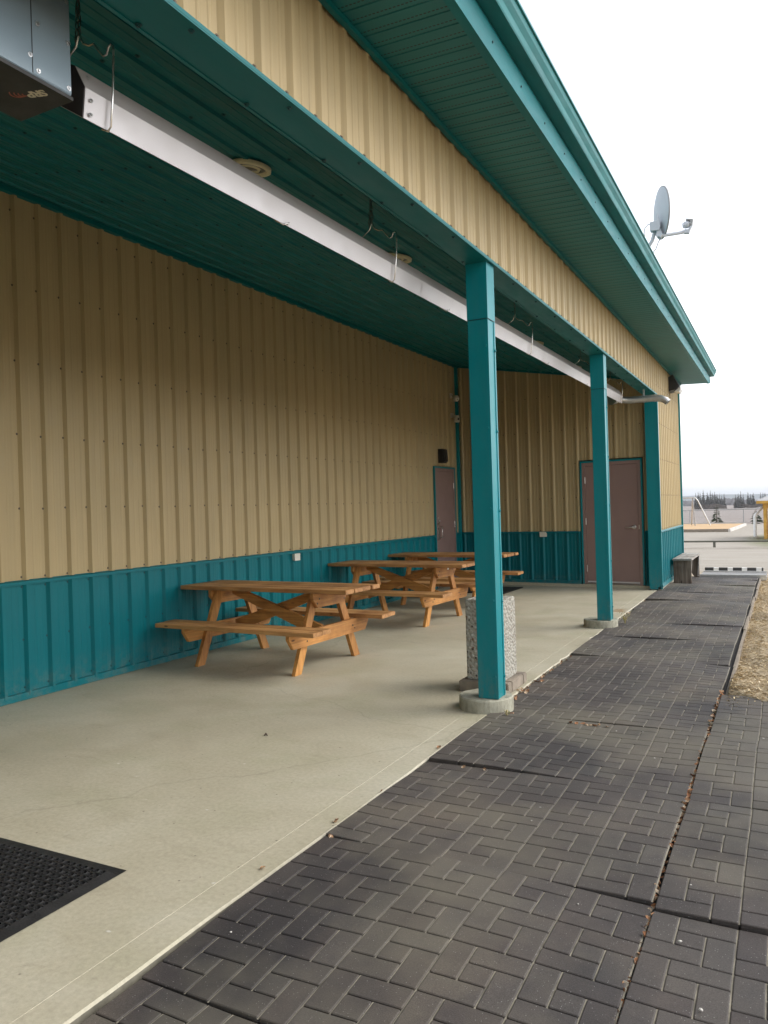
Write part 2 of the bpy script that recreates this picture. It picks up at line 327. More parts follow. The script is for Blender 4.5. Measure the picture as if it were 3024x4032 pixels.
M['chips'] = island('straw_chips', [(0, (0.28, 0.20, 0.11)), (0.3, (0.48, 0.36, 0.20)), (0.7, (0.62, 0.50, 0.31)), (1, (0.72, 0.62, 0.43))])
M['leaf'] = island('dry_leaf', [(0, (0.16, 0.07, 0.035)), (0.4, (0.36, 0.18, 0.09)), (0.7, (0.45, 0.30, 0.18)), (1, (0.52, 0.46, 0.36))])
M['pebble'] = island('pebble', [(0, (0.30, 0.25, 0.19)), (0.5, (0.50, 0.47, 0.42)), (1, (0.66, 0.65, 0.62))])
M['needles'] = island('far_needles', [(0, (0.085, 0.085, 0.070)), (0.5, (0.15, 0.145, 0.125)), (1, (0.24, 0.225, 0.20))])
M['needles_near'] = island('spruce_needles', [(0, (0.045, 0.06, 0.035)), (0.5, (0.085, 0.10, 0.065)), (1, (0.20, 0.195, 0.15))])
M['scrub'] = island('bare_scrub', [(0, (0.10, 0.08, 0.065)), (0.5, (0.17, 0.145, 0.125)), (1, (0.26, 0.23, 0.20))])
M['farwood'] = island('far_wood', [(0, (0.28, 0.265, 0.27)), (0.5, (0.33, 0.315, 0.32)), (1, (0.38, 0.365, 0.37))])
M['hills'] = simple('far_hills', (0.13, 0.14, 0.13), 1.0, var=0.15, scale=0.01)
M['weed'] = island('dry_weed', [(0, (0.20, 0.20, 0.06)), (0.5, (0.45, 0.36, 0.16)), (1, (0.60, 0.50, 0.28))])

# ------------------------------------------------------------------ mesh helpers
class MB:
    def __init__(s): s.v = []; s.f = []; s.m = []; s.mats = []; s.smooth = []
    def mi(s, m):
        if m not in s.mats: s.mats.append(m)
        return s.mats.index(m)
    def add(s, vs, fs, mat, sm=False):
        o = len(s.v); i = s.mi(mat)
        s.v += [tuple(p) for p in vs]
        for f in fs: s.f.append(tuple(a + o for a in f)); s.m.append(i); s.smooth.append(sm)
    def hexa(s, p, mat):      # 8 points: bottom 0-3 ccw, top 4-7
        s.add(p, [(0, 3, 2, 1), (4, 5, 6, 7), (0, 1, 5, 4), (1, 2, 6, 5), (2, 3, 7, 6), (3, 0, 4, 7)], mat)
    def box(s, x0, x1, y0, y1, z0, z1, mat, T=None):
        p = [(x0, y0, z0), (x1, y0, z0), (x1, y1, z0), (x0, y1, z0), (x0, y0, z1), (x1, y0, z1), (x1, y1, z1), (x0, y1, z1)]
        if T: p = [T(Vector(q)) for q in p]
        s.hexa(p, mat)
    def bbox(s, x0, x1, y0, y1, z0, z1, mat, b=0.004, T=None):   # bevelled box
        bm = bmesh.new(); bmesh.ops.create_cube(bm, size=1)
        for v in bm.verts:
            v.co = Vector(((x0 + x1) / 2 + v.co.x * (x1 - x0), (y0 + y1) / 2 + v.co.y * (y1 - y0), (z0 + z1) / 2 + v.co.z * (z1 - z0)))
        bmesh.ops.bevel(bm, geom=bm.edges[:], offset=b, segments=2, affect='EDGES')
        bm.verts.index_update()
        vs = [v.co.copy() for v in bm.verts]
        if T: vs = [T(q) for q in vs]
        s.add(vs, [[v.index for v in f.verts] for f in bm.faces], mat); bm.free()
    def prism(s, poly, axis, a0, a1, mat, b=0.0):   # poly in the plane of the other two axes
        n = len(poly)
        def mk(p, a):
            return {'x': (a, p[0], p[1]), 'y': (p[0], a, p[1]), 'z': (p[0], p[1], a)}[axis]
        if b > 0:
            cx = sum(p[0] for p in poly) / n; cy = sum(p[1] for p in poly) / n
            def ins(p):
                d = Vector((cx - p[0], cy - p[1])); d.normalize(); return (p[0] + d.x * b, p[1] + d.y * b)
            rings = [([ins(p) for p in poly], a0), (poly, a0 + b), (poly, a1 - b), ([ins(p) for p in poly], a1)]
        else: rings = [(poly, a0), (poly, a1)]
        vs = [mk(p, a) for ring, a in rings for p in ring]
        fs = [tuple(range(n))[::-1], tuple((len(rings) - 1) * n + i for i in range(n))]
        for r in range(len(rings) - 1):
            for i in range(n): fs.append((r * n + i, r * n + (i + 1) % n, (r + 1) * n + (i + 1) % n, (r + 1) * n + i))
        s.add(vs, fs, mat)
    def tube(s, pts, r, mat, seg=10, cap=True, sm=True):
        pts = [Vector(p) for p in pts]; rs = r if hasattr(r, '__len__') else [r] * len(pts)
        vs = []; up = None
        for i, p in enumerate(pts):
            d = (pts[min(i + 1, len(pts) - 1)] - pts[max(i - 1, 0)]).normalized()
            if up is None: up = d.orthogonal().normalized()
            up = (up - d * up.dot(d)).normalized(); s2 = d.cross(up)
            for k in range(seg):
                a = 2 * math.pi * k / seg; vs.append(p + (up * math.cos(a) + s2 * math.sin(a)) * rs[i])
        fs = []
        for i in range(len(pts) - 1):
            for k in range(seg): fs.append((i * seg + k, i * seg + (k + 1) % seg, (i + 1) * seg + (k + 1) % seg, (i + 1) * seg + k))
        s.add(vs, fs, mat, sm)
        if cap: s.add(vs[:seg], [tuple(range(seg))[::-1]], mat); s.add(vs[-seg:], [tuple(range(seg))], mat)
    def lathe(s, prof, c, mat, seg=24, ax='z', sm=True, T=None):    # prof: (radius, height)
        vs = []
        for r, h in prof:
            for k in range(seg):
                a = 2 * math.pi * k / seg; p = Vector((r * math.cos(a), r * math.sin(a), h))
                if T: p = T(p)
                vs.append(p + Vector(c))
        fs = [(i * seg + k, i * seg + (k + 1) % seg, (i + 1) * seg + (k + 1) % seg, (i + 1) * seg + k) for i in range(len(prof) - 1) for k in range(seg)]
        s.add(vs, fs, mat, sm)
    def strip(s, a, b, mat):   # ribbon between two polylines
        n = len(a); s.add(list(a) + list(b), [(i, i + 1, n + i + 1, n + i) for i in range(n - 1)], mat)
    def build(s, name, parent=None, origin=None, recalc=True):
        me = bpy.data.meshes.new(name)
        o = Vector(origin) if origin is not None else (Vector(parent['_o']) if parent is not None and '_o' in parent else Vector((0, 0, 0)))
        me.from_pydata([tuple(Vector(p) - o) for p in s.v], [], s.f)
        for m in s.mats: me.materials.append(m)
        me.polygons.foreach_set('material_index', s.m); me.polygons.foreach_set('use_smooth', s.smooth)
        if recalc:
            bm = bmesh.new(); bm.from_mesh(me); bmesh.ops.recalc_face_normals(bm, faces=bm.faces[:]); bm.to_mesh(me); bm.free()
        me.update()
        ob = bpy.data.objects.new(name, me); C.objects.link(ob)
        if parent is not None: ob.parent = parent
        elif origin is not None: ob.location = o
        if parent is not None: ob['_o'] = tuple(o)
        return ob
def tag(o, label=None, cat=None, group=None, kind=None):
    if label: o['label'] = label
    if cat: o['category'] = cat
    if group: o['group'] = group
    if kind: o['kind'] = kind
    return o
def thing(name, loc, label, cat, group=None, rz=0.0, local=False):
    o = bpy.data.objects.new(name, None); C.objects.link(o); o.empty_display_size = 0.1
    o.location = loc; o.rotation_euler.z = rz
    o['_o'] = (0.0, 0.0, 0.0) if local else tuple(loc)
    tag(o, label, cat, group); return o
def solo(mb, name, origin, label, cat, group=None):
    return tag(mb.build(name, origin=origin), label, cat, group)
def copy_tree(o, parent=None):
    c = o.copy(); C.objects.link(c)
    if parent is not None: c.parent = parent
    for ch in list(o.children): copy_tree(ch, c)
    return c
rng = random.Random(4)

# ------------------------------------------------------------------ dimensions
XW = -5.42            # back wall plane
SLAB_X = -1.85        # slab edge
XF = -1.77            # facade / header outer plane
Y0 = -0.6             # near end of the recess, set close to darken it
YF = 12.98            # start of the far facade
Y1 = 16.0             # far end of the building
HZ = 3.13             # header underside
def ceil_z(x): return 4.09 - 0.19 * (x - XW)
EA = Vector((-1.95, 13.12, 0)); EB = Vector((XW, 13.50, 0)); EU = (EB - EA).normalized(); EN = Vector((EU.y, -EU.x, 0)) if True else None
if EN.y > 0: EN = -EN
ELEN = (EB - EA).length
PITCH = 0.2215

def rib_profile(u0, u1, phase, big=0.02, small=0.0035):
    """list of (u, height) between u0 and u1"""
    pts = []
    k = math.floor((u0 - phase) / PITCH) - 1
    while phase + k * PITCH < u1 + PITCH:
        c = phase + k * PITCH
        for du, h in ((-0.034, 0), (-0.013, big), (0.012, big), (0.022, 0), (0.070, 0), (0.076, small), (0.086, small), (0.092, 0), (0.132, 0), (0.138, small), (0.148, small), (0.154, 0)):
            pts.append((c + du, h))
        k += 1
    def at(u):
        for (a, ha), (b, hb) in zip(pts, pts[1:]):
            if a <= u <= b: return ha + (hb - ha) * (u - a) / max(1e-9, b - a)
        return 0
    inner = [p for p in pts if u0 < p[0] < u1]
    return [(u0, at(u0))] + inner + [(u1, at(u1))]
def sheet(mb, u0, u1, v0, v1, P, phase, mat, big=0.02, small=0.0035):
    """ribbed sheet; P(u, v, h) -> point; v0, v1 numbers or functions of u"""
    f0 = v0 if callable(v0) else (lambda u: v0); f1 = v1 if callable(v1) else (lambda u: v1)
    pr = rib_profile(u0, u1, phase, big, small)
    mb.strip([P(u, f0(u), h) for u, h in pr], [P(u, f1(u), h) for u, h in pr], mat)
def screw(mb, p, n, mat, r=0.0075, h=0.006):
    n = Vector(n).normalized(); a = n.orthogonal().normalized(); b = n.cross(a); p = Vector(p)
    vs = []
    for rr, hh in ((r * 1.35, 0.0), (r * 1.35, h * 0.3), (r * 0.8, h * 0.35), (r * 0.7, h)):
        for k in range(6):
            t = math.pi / 3 * k; vs.append(p + (a * math.cos(t) + b * math.sin(t)) * rr + n * hh)
    fs = [(i * 6 + k, i * 6 + (k + 1) % 6, (i + 1) * 6 + (k + 1) % 6, (i + 1) * 6 + k) for i in range(3) for k in range(6)] + [(18, 19, 20, 21, 22, 23)]
    mb.add(vs, fs, mat)

# ================================================================== SETTING
# ground: one sheet to the horizon, dropping gently behind the building
def gz(x, y):
    if y < 16.6: z = -0.09
    elif y < 40: z = -0.09 - (y - 16.6) / 23.4 * 0.91
    elif y < 90: z = -1.0
    elif y < 330: z = -1.0 - (y - 90) / 240 * 2.6
    else: z = -3.6
    return z
g = MB()
ys = [-60, -20, -8, -4, 0, 3, 5] + [5.8 + 0.35 * i for i in range(32)] + [18, 20, 24, 28, 32, 36, 40, 50, 60, 75, 90, 110, 150, 200, 260, 330, 500, 900, 1600, 3500, 7000]
xs = [-5000, -1500, -400, -120, -50, -25, -12, -8, -6, -4, -2, -1] + [-0.44 + 0.2 * i for i in range(12)] + [2.5, 4, 8, 15, 30, 60, 150, 500, 1500, 5000]
vsg = []
for y in ys:
    for x in xs:
        z = gz(x, y)
        if 5.5 < y < 16.7 and x > -0.3: z += 0.05 * noise.noise(Vector((x * 1.3, y * 0.9, 0))) + 0.01
        if 17 < y < 80: z += 0.04 * noise.noise(Vector((x * 0.2, y * 0.2, 3)))
        if 8 > x > -0.5 and y < 5.9: z = -0.13
        vsg.append((x, y, z))
nx = len(xs)
g.add(vsg, [(j * nx + i, j * nx + i + 1, (j + 1) * nx + i + 1, (j + 1) * nx + i) for j in range(len(ys) - 1) for i in range(nx - 1)], M['ground'])
tag(g.build('ground'), kind='structure')

# patio slab with a tooled line 0.15 m in from its edge
s = MB()
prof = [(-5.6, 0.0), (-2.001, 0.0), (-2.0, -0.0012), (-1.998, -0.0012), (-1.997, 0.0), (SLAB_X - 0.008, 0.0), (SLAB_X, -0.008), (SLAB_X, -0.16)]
rows = []
yy = -4.5
while yy < 13.6: rows.append(yy); yy += 0.11
for i, (px, pz) in enumerate(prof[:-1]):
    a = []; b = []
    for y in rows:
        def jit(px, i):
            if i >= 5: return px + 0.006 * noise.noise(Vector((y * 3.1, 0, 0))) + 0.012 * noise.noise(Vector((y * 0.7, 4, 0))) - (0.02 * max(0, noise.noise(Vector((y * 9, 8, 0))) - 0.25) * 3)
            return px
        a.append((jit(px, i), y, pz)); b.append((jit(prof[i + 1][0], i + 1), y, prof[i + 1][1]))
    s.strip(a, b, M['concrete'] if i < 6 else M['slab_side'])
# curb under the end wall and the far facade
P0 = EA + EN * 0.045; P1 = EB + EN * 0.045
s.add([P0 + Vector((0.1, 0, -0.01)), P1 + Vector((0, 0, -0.01)), P1 + Vector((0, 0, 0.05)), P0 + Vector((0.1, 0, 0.05)), EA + Vector((0.1, 0.1, 0.05)), EB + Vector((0, 0.1, 0.05))], [(0, 1, 2, 3), (3, 2, 5, 4)], M['concrete'])
tag(s.build('patio_slab'), kind='structure')

# paver path: interlocking tiles of windmill bricks in slightly heaved panels
TP = 0.2765; U = TP / 3
PX0 = -1.842; PY0 = 1.765; PD = 4 * TP + 0.006; PW = 5 * TP
pr = random.Random(11)
def offs(seed): 
    q = random.Random(seed); return q.uniform(-1, 1)
def panel_z(col, j, x, y, x0, y0):
    fx = (x - x0) / PW; fy = (y - y0) / PD
    base = [-0.001, -0.002, -0.012][col % 3] + 0.004 * offs(col * 100 + j)
    if j < 0 and col == 0: base -= 0.010
    if col == 0: base += {0: -0.004, 1: 0.006, 2: 0.002}.get(j, 0)
    tx = 0.018 * offs(col * 71 + j * 3 + 1); ty = 0.013 * offs(col * 37 + j * 5 + 2)
    bul = 0.011 * math.sin(math.pi * min(1, max(0, fy))) * (0.5 + 0.8 * offs(j * 7 + col))
    zz = base + tx * (fx - 0.5) + ty * (fy - 0.5) + bul + 0.006 * noise.noise(Vector((x * 1.1, y * 1.3, col)))
    zz += 0.010 * (2 * fx - 1) ** 2 * offs(j * 29 + col * 3 + 7) * (0.4 + fy) + 0.007 * math.sin(x * 3.1 + j * 2.3 + y * 2.0)
    if col == 0 and y > 4: zz -= 0.010 * min(1, (y - 4) / 3) * (0.6 + 0.4 * fx)
    return zz
pv = MB()
def brick(x0, x1, y0, y1, Z):
    gap = 0.0025; bv = 0.004; bz = 0.0028
    x0 += gap; x1 -= gap; y0 += gap; y1 -= gap
    def ring(e, dz):
        c = 0.004 if e == 0 else 0.002
        pts = []
        xa, xb, ya, yb = x0 + e, x1 - e, y0 + e, y1 - e
        for px, py in ((xa + c, ya), (xb - c, ya), (xb, ya + c), (xb, yb - c), (xb - c, yb), (xa + c, yb), (xa, yb - c), (xa, ya + c)):
            pts.append((px, py, Z(px, py) + dz))
        return pts
    r0 = ring(0, -0.03); r1 = ring(0, -bz); r2 = ring(bv * 0.5, -bz * 0.25); r3 = ring(bv, 0)
    vs = r0 + r1 + r2 + r3; fs = [tuple(24 + i for i in range(8))]
    for a in range(3):
        for i in range(8): fs.append((a * 8 + i, a * 8 + (i + 1) % 8, (a + 1) * 8 + (i + 1) % 8, (a + 1) * 8 + i))
    pv.add(vs, fs, M['paver'])
def sandline(x0, x1, y0, y1, Z, d=-0.0045):
    pv.add([(x0, y0, Z(x0, y0) + d), (x1, y0, Z(x1, y0) + d), (x1, y1, Z(x1, y1) + d), (x0, y1, Z(x0, y1) + d)], [(0, 1, 2, 3)], M['sand'])
def tile(x, y, Z):
    u = U; t = y + TP          # row 0 is the far one
    brick(x, x + u, t - 2 * u, t, Z); brick(x + u, x + 3 * u, t - u, t, Z); brick(x + u, x + 2 * u, t - 2 * u, t - u, Z)
    brick(x + 2 * u, x + 3 * u, t - 3 * u, t - u, Z); brick(x, x + 2 * u, t - 3 * u, t - 2 * u, Z)
    sandline(x + u - 0.003, x + u + 0.003, t - 2 * u, t, Z); sandline(x + 2 * u - 0.003, x + 2 * u + 0.003, t - 3 * u, t - u, Z)
    sandline(x + 3 * u - 0.003, x + 3 * u + 0.003, y, t, Z)
for col, (cx, ja, jb) in enumerate(((PX0, -4, 12), (-0.447, -4, 3), (0.945, -4, 3))):
    for j in range(ja, jb + 1):
        y0 = PY0 + j * PD - (0.045 if col == 1 else 0)
        if False: nrow = 3
        else: nrow = 4
        xo = cx + 0.006 * offs(col * 13 + j * 17)
        if j < 0 and col == 0: xo += 0.014
        Z = (lambda x, y, col=col, j=j, xo=xo, y0=y0: panel_z(col, j, x, y, xo, y0))
        if y0 > 15.5: continue
        for r in range(nrow):
            if y0 + (r + 1) * TP > 15.62: continue
            for c in range(5):
                tile(xo + c * TP, y0 + r * TP, Z)
        # bedding a little below the brick tops
        yb = min(y0 + nrow * TP, 15.62)
        nseg = 6
        for a in range(nseg):
            for bq in range(nseg):
                xa, xb = xo + PW * a / nseg, xo + PW * (a + 1) / nseg; ya, yc = y0 + (yb - y0) * bq / nseg, y0 + (yb - y0) * (bq + 1) / nseg
                pv.add([(xa, ya, Z(xa, ya) - 0.011), (xb, ya, Z(xb, ya) - 0.011), (xb, yc, Z(xb, yc) - 0.011), (xa, yc, Z(xa, yc) - 0.011)], [(0, 1, 2, 3)], M['bed'])
pv.box(-1.9, -0.44, -4, 15.62, -0.16, -0.062, M['bed']); pv.box(-0.439, 2.6, -4, 5.9, -0.16, -0.062, M['bed'])
pv.v = [(x + 0.006 * noise.noise(Vector((x * 1.4, y * 1.7, 2))), y + 0.012 * noise.noise(Vector((x * 1.5, y * 1.1, 9))), z) for x, y, z in pv.v]
path = pv.build('path', recalc=False); tag(path, kind='structure')
me = path.data; bm = bmesh.new(); bm.from_mesh(me); bmesh.ops.recalc_face_normals(bm, faces=bm.faces[:]); bm.to_mesh(me); bm.free()
# sheets of bedding and sand must face up
# (recalc may flip lone quads; harmless for opaque materials)

# path edging and metal strip at the far end
e = MB()
for i in range(9):
    ya = 6.28 + i * 1.06; dx = 0.012 * offs(i + 500)
    yb = min(ya + 1.05, 15.64)
    e.bbox(-0.437 + dx, -0.412 + dx, ya, yb, -0.14, -0.034 - 0.010 * offs(i + 40), M['timber_old'], 0.003)
solo(e, 'edging_board', (-0.42, 10.9, -0.1), 'low weathered edging boards along the right side of the dark path', 'edging')
e = MB(); e.box(-1.47, -0.33, 15.66, 15.70, -0.08, 0.02, M['galv']); e.box(-1.47, -0.33, 15.70, 16.55, -0.085, -0.012, M['galv_flat']); e.box(-1.47, -0.33, 16.55, 16.585, -0.09, 0.012, M['galv'])
solo(e, 'metal_edging', (-0.9, 16.0, -0.08), 'pale metal edging strips closing the far end of the dark path', 'edging')

# ================================================================== BUILDING
B = thing('community_building', (-3.6, 6.0, 0.0), 'long beige and teal ribbed steel building with a deep covered porch', 'building')
# back wall: P(u=y, v=z, h) ; light side is +x
PW_ = lambda u, v, h: (XW + h, u, v)
RIB0 = 4.14
D1a, D1b, D1t = 12.33, 13.22, 2.13       # first door opening in the back wall
wall = MB()
sheet(wall, Y0, D1a - 0.04, 0.955, lambda u: 4.07, PW_, RIB0, M['beige'], big=0.028, small=0.0015)
sheet(wall, D1a - 0.04, D1b + 0.04, D1t + 0.05, 4.07, PW_, RIB0, M['beige'], big=0.028, small=0.0015)
sheet(wall, D1b + 0.04, 13.50, 0.955, 4.07, PW_, RIB0, M['beige'], big=0.028, small=0.0015)
k = 0
y = RIB0 - 36 * PITCH
while y < 13.4:
    for z in (0.975, 1.53, 2.12, 2.71, 3.31, 3.91):
        if D1a - 0.06 < y < D1b + 0.06 and z < D1t + 0.1: continue
        if y > -1: screw(wall, (XW + 0.0005, y - 0.038, z + rng.uniform(-0.006, 0.006)), (1, 0, 0), M['screw'])
    y += PITCH
wall.build('rear_cladding', B)
wn = MB()
for a, b in ((Y0, D1a - 0.04), (D1b + 0.04, 13.50)):
    sheet(wn, a, b, 0.035, 0.925, PW_, RIB0, M['teal'], big=0.026, small=0.0015)
    wn.prism([(XW, 0.93), (XW + 0.030, 0.92), (XW + 0.030, 0.945), (XW + 0.006, 0.957), (XW, 0.957)], 'y', a, b, M['teal'])
    wn.prism([(XW, 0.065), (XW + 0.022, 0.060), (XW + 0.023, 0.004), (XW, 0.004)], 'y', a, b, M['teal'])
y = RIB0 - 36 * PITCH
while y < 13.4:
    for z in (0.10, 0.48, 0.90):
        if y > -1 and not (D1a - 0.06 < y < D1b + 0.06): screw(wn, (XW + 0.0005, y - 0.038, z), (1, 0, 0), M['screw_teal'])
    y += PITCH
wn.build('rear_wainscot', B)
# end wall, slightly skewed plane
PE = lambda u, v, h: tuple(EA + EU * u + EN * h + Vector((0, 0, v)))
def eu(x): return (x - EA.x) / EU.x
D2a, D2b, D2t = eu(-2.075), eu(-3.055), 2.115
RE = eu(-4.453) ; EPH = RE - 40 * PITCH
ctop = lambda u: ceil_z(EA.x + EU.x * u) + 0.01
ew = MB()
for a, b, z0 in ((0.0, D2a - 0.05, 0.955), (D2a - 0.05, D2b + 0.05, D2t + 0.05), (D2b + 0.05, ELEN, 0.955)):
    sheet(ew, a, b, z0, ctop, PE, EPH, M['beige'], big=0.026)
u = EPH + PITCH
while u < ELEN:
    if u > 0.03:
        for z in (0.975, 1.53, 2.12, 2.71, 3.31):
            if D2a - 0.07 < u < D2b + 0.07 and z < 2.2: continue
            screw(ew, PE(u + 0.04, z, 0.0005), EN, M['screw'])
    u += PITCH
ew.build('end_cladding', B)
ez = MB()
for a, b in ((0.0, D2a - 0.05), (D2b + 0.05, ELEN)):
    sheet(ez, a, b, 0.10, 0.925, PE, EPH, M['teal'], big=0.026)
    for z0, z1, d0, d1 in ((0.925, 0.957, 0.032, 0.020), (0.052, 0.105, 0.040, 0.028)):
        ez.hexa([PE(a, z0, 0), PE(b, z0, 0), PE(b, z0, d0), PE(a, z0, d0), PE(a, z1, 0), PE(b, z1, 0), PE(b, z1, d1), PE(a, z1, d1)], M['teal'])
ez.build('end_wainscot', B)
# trims: inside corner, ceiling angle
t = MB()
t.box(XW + 0.001, XW + 0.045, 13.40, 13.47, 0.05, 4.06, M['post'])
t.build('corner_trim', B)
t = MB()
t.box(XW, XW + 0.05, Y0, 13.48, 4.035, 4.075, M['teal_ceiling'])
p = [PE(0, ctop(0) - 0.05, 0), PE(ELEN, ctop(ELEN) - 0.05, 0), PE(ELEN, ctop(ELEN) - 0.05, 0.035), PE(0, ctop(0) - 0.05, 0.035), PE(0, ctop(0), 0), PE(ELEN, ctop(ELEN), 0), PE(ELEN, ctop(ELEN), 0.035), PE(0, ctop(0), 0.035)]
t.hexa(p, M['teal_ceiling'])
t.build('ceiling_trim', B)
# unseen end wall of the recess, set close behind the camera to darken it
t = MB(); sheet(t, -5.5, XF, 0.0, 4.1, lambda u, v, h: (u, Y0 + h, v), -5.3, M['beige']); sheet(t, -4.0, Y0, 0.95, 3.7, lambda u, v, h: (XF - 0.022 + h, u, v), 2.05 - 30 * PITCH, M['beige']); sheet(t, -4.0, Y0, 0.0, 0.95, lambda u, v, h: (XF - 0.022 + h, u, v), 2.05 - 30 * PITCH, M['teal']); t.build('unseen_near_cladding', B)
# porch ceiling: ribs run along y, hanging down
ce = MB()
sx = math.hypot(1, 0.19)
PC = lambda u, v, h: (u, v, ceil_z(u) - h)
sheet(ce, XW, -1.96, Y0, 13.5, PC, XW + 0.14, M['teal_ceiling'], big=0.018)
x = XW + 0.14
while x < -1.98:
    y = 0.2 + 0.15 * (round((x - XW) / PITCH) % 2) * 0
    while y < 13.3:
        screw(ce, (x + 0.045, y, ceil_z(x + 0.045) - 0.0005), (0, 0, -1), M['screw_teal'], 0.010, 0.008); y += 0.61
    x += PITCH
ce.build('porch_ceiling', B)
# header: cladding band, underside and inner face
hd = MB()
sheet(hd, Y0, YF, HZ + 0.012, 3.7235, lambda u, v, h: (XF - 0.022 + h, u, v), 2.05 - 30 * PITCH, M['beige'])
y = 2.05 - 30 * PITCH
while y < YF - 0.05:
    if y > 0:
        screw(hd, (XF - 0.0215, y - 0.04, HZ + 0.045), (1, 0, 0), M['screw'], 0.009, 0.009)
    y += PITCH
hd.build('header_cladding', B)
hu = MB()
hu.box(-1.945, XF + 0.006, Y0, YF, HZ, HZ + 0.006, M['header'])
hu.box(XF + 0.002, XF + 0.007, Y0, YF, HZ + 0.006, HZ + 0.022, M['header'])
hu.box(-1.955, -1.945, Y0, YF + 0.1, HZ + 0.0, 3.45, M['teal_ceiling'])
hu.box(-1.985, -1.955, Y0, YF + 0.1, 3.31, 3.44, M['teal_ceiling'])
for (a, b) in ((Y0, 5.05), (5.25, 8.9), (9.1, YF)):
    hu.box(-1.952, -1.936, a, b - 0.38 if b < 12.9 else b, HZ - 0.004, HZ - 0.001, M['header'])
y = 0.9
while y < YF:
    screw(hu, (-1.795, y, HZ - 0.0005), (0, 0, -1), M['screw_teal'], 0.009, 0.009)
    screw(hu, (-1.925, y - 0.12, HZ - 0.0045), (0, 0, -1), M['screw_teal'], 0.009, 0.009)
    y += 0.60
hu.build('header_trim', B)
# far facade
fc = MB()
PF = lambda u, v, h: (XF - 0.022 + h, u, v)
sheet(fc, YF + 0.02, Y1, 0.955, 3.7235, PF, 2.05 - 30 * PITCH, M['beige'])
y = 2.05 - 30 * PITCH
while y < Y1:
    if y > YF + 0.06:
        for z in (0.975, 1.53, 2.12, 2.71, 3.31): screw(fc, (XF - 0.0215, y - 0.04, z), (1, 0, 0), M['screw'])
    y += PITCH
fc.build('facade_cladding', B)
fw = MB()
sheet(fw, YF + 0.02, Y1, 0.10, 0.93, PF, 2.05 - 30 * PITCH, M['teal'])
fw.prism([(XF - 0.025, 0.925), (XF + 0.014, 0.925), (XF + 0.014, 0.94), (XF - 0.005, 0.957), (XF - 0.025, 0.957)], 'y', YF, Y1, M['teal'])
fw.prism([(XF - 0.025, 0.10), (XF + 0.006, 0.10), (XF + 0.020, 0.05), (XF - 0.025, 0.05)], 'y', YF, Y1, M['teal'])
fw.box(XF - 0.06, XF - 0.005, YF, Y1, -0.09, 0.05, M['footing'])
fw.build('facade_wainscot', B)
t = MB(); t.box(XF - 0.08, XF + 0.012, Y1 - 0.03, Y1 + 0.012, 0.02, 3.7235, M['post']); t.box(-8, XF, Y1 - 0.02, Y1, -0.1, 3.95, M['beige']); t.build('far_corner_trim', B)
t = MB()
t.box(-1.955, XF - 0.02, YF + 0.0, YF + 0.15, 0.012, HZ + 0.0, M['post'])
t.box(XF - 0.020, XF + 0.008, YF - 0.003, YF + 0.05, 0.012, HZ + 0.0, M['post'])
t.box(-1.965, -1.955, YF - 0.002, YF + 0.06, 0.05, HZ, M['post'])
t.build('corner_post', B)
# posts on round footings
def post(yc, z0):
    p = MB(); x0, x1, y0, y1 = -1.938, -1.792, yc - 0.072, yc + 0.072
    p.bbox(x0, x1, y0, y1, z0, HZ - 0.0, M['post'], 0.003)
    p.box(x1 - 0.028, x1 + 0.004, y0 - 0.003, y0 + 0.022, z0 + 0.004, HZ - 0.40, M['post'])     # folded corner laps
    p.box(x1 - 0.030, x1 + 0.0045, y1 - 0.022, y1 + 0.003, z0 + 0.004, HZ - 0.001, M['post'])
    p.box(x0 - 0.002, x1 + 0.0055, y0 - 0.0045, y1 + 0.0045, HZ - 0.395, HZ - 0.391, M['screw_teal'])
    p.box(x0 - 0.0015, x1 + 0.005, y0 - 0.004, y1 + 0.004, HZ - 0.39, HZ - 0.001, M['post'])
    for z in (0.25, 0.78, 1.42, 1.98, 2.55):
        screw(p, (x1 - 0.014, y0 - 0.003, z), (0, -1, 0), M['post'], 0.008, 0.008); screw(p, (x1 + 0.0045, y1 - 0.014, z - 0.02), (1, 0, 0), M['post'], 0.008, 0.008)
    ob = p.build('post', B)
    f = MB(); q = random.Random(int(yc * 10)); prof = []
    seg = 40; cx, cy = -1.925, yc + 0.045
    rings = []
    for r, z in ((0.192, -0.12), (0.193, 0.05), (0.191, 0.082), (0.183, z0 - 0.0), (0.12, z0 + 0.0), (0.0, z0 + 0.001)):
        ring = []
        for k in range(seg):
            a = 2 * math.pi * k / seg; rr = r * (1 + 0.018 * noise.noise(Vector((math.cos(a) * 2.5, math.sin(a) * 2.5, z * 8 + yc))))
            zz = z + (0.004 * noise.noise(Vector((math.cos(a) * 4, math.sin(a) * 4, yc))) if r < 0.192 and r > 0.13 else 0)
            ring.append((cx + rr * math.cos(a), cy + rr * math.sin(a), zz))
        rings.append(ring)
    vs = [v for r_ in rings for v in r_]
    f.add(vs, [(i * seg + k, i * seg + (k + 1) % seg, (i + 1) * seg + (k + 1) % seg, (i + 1) * seg + k) for i in range(len(rings) - 1) for k in range(seg)], M['footing'], False)
    f.build('footing', ob)
post(5.145, 0.092); post(9.02, 0.085)
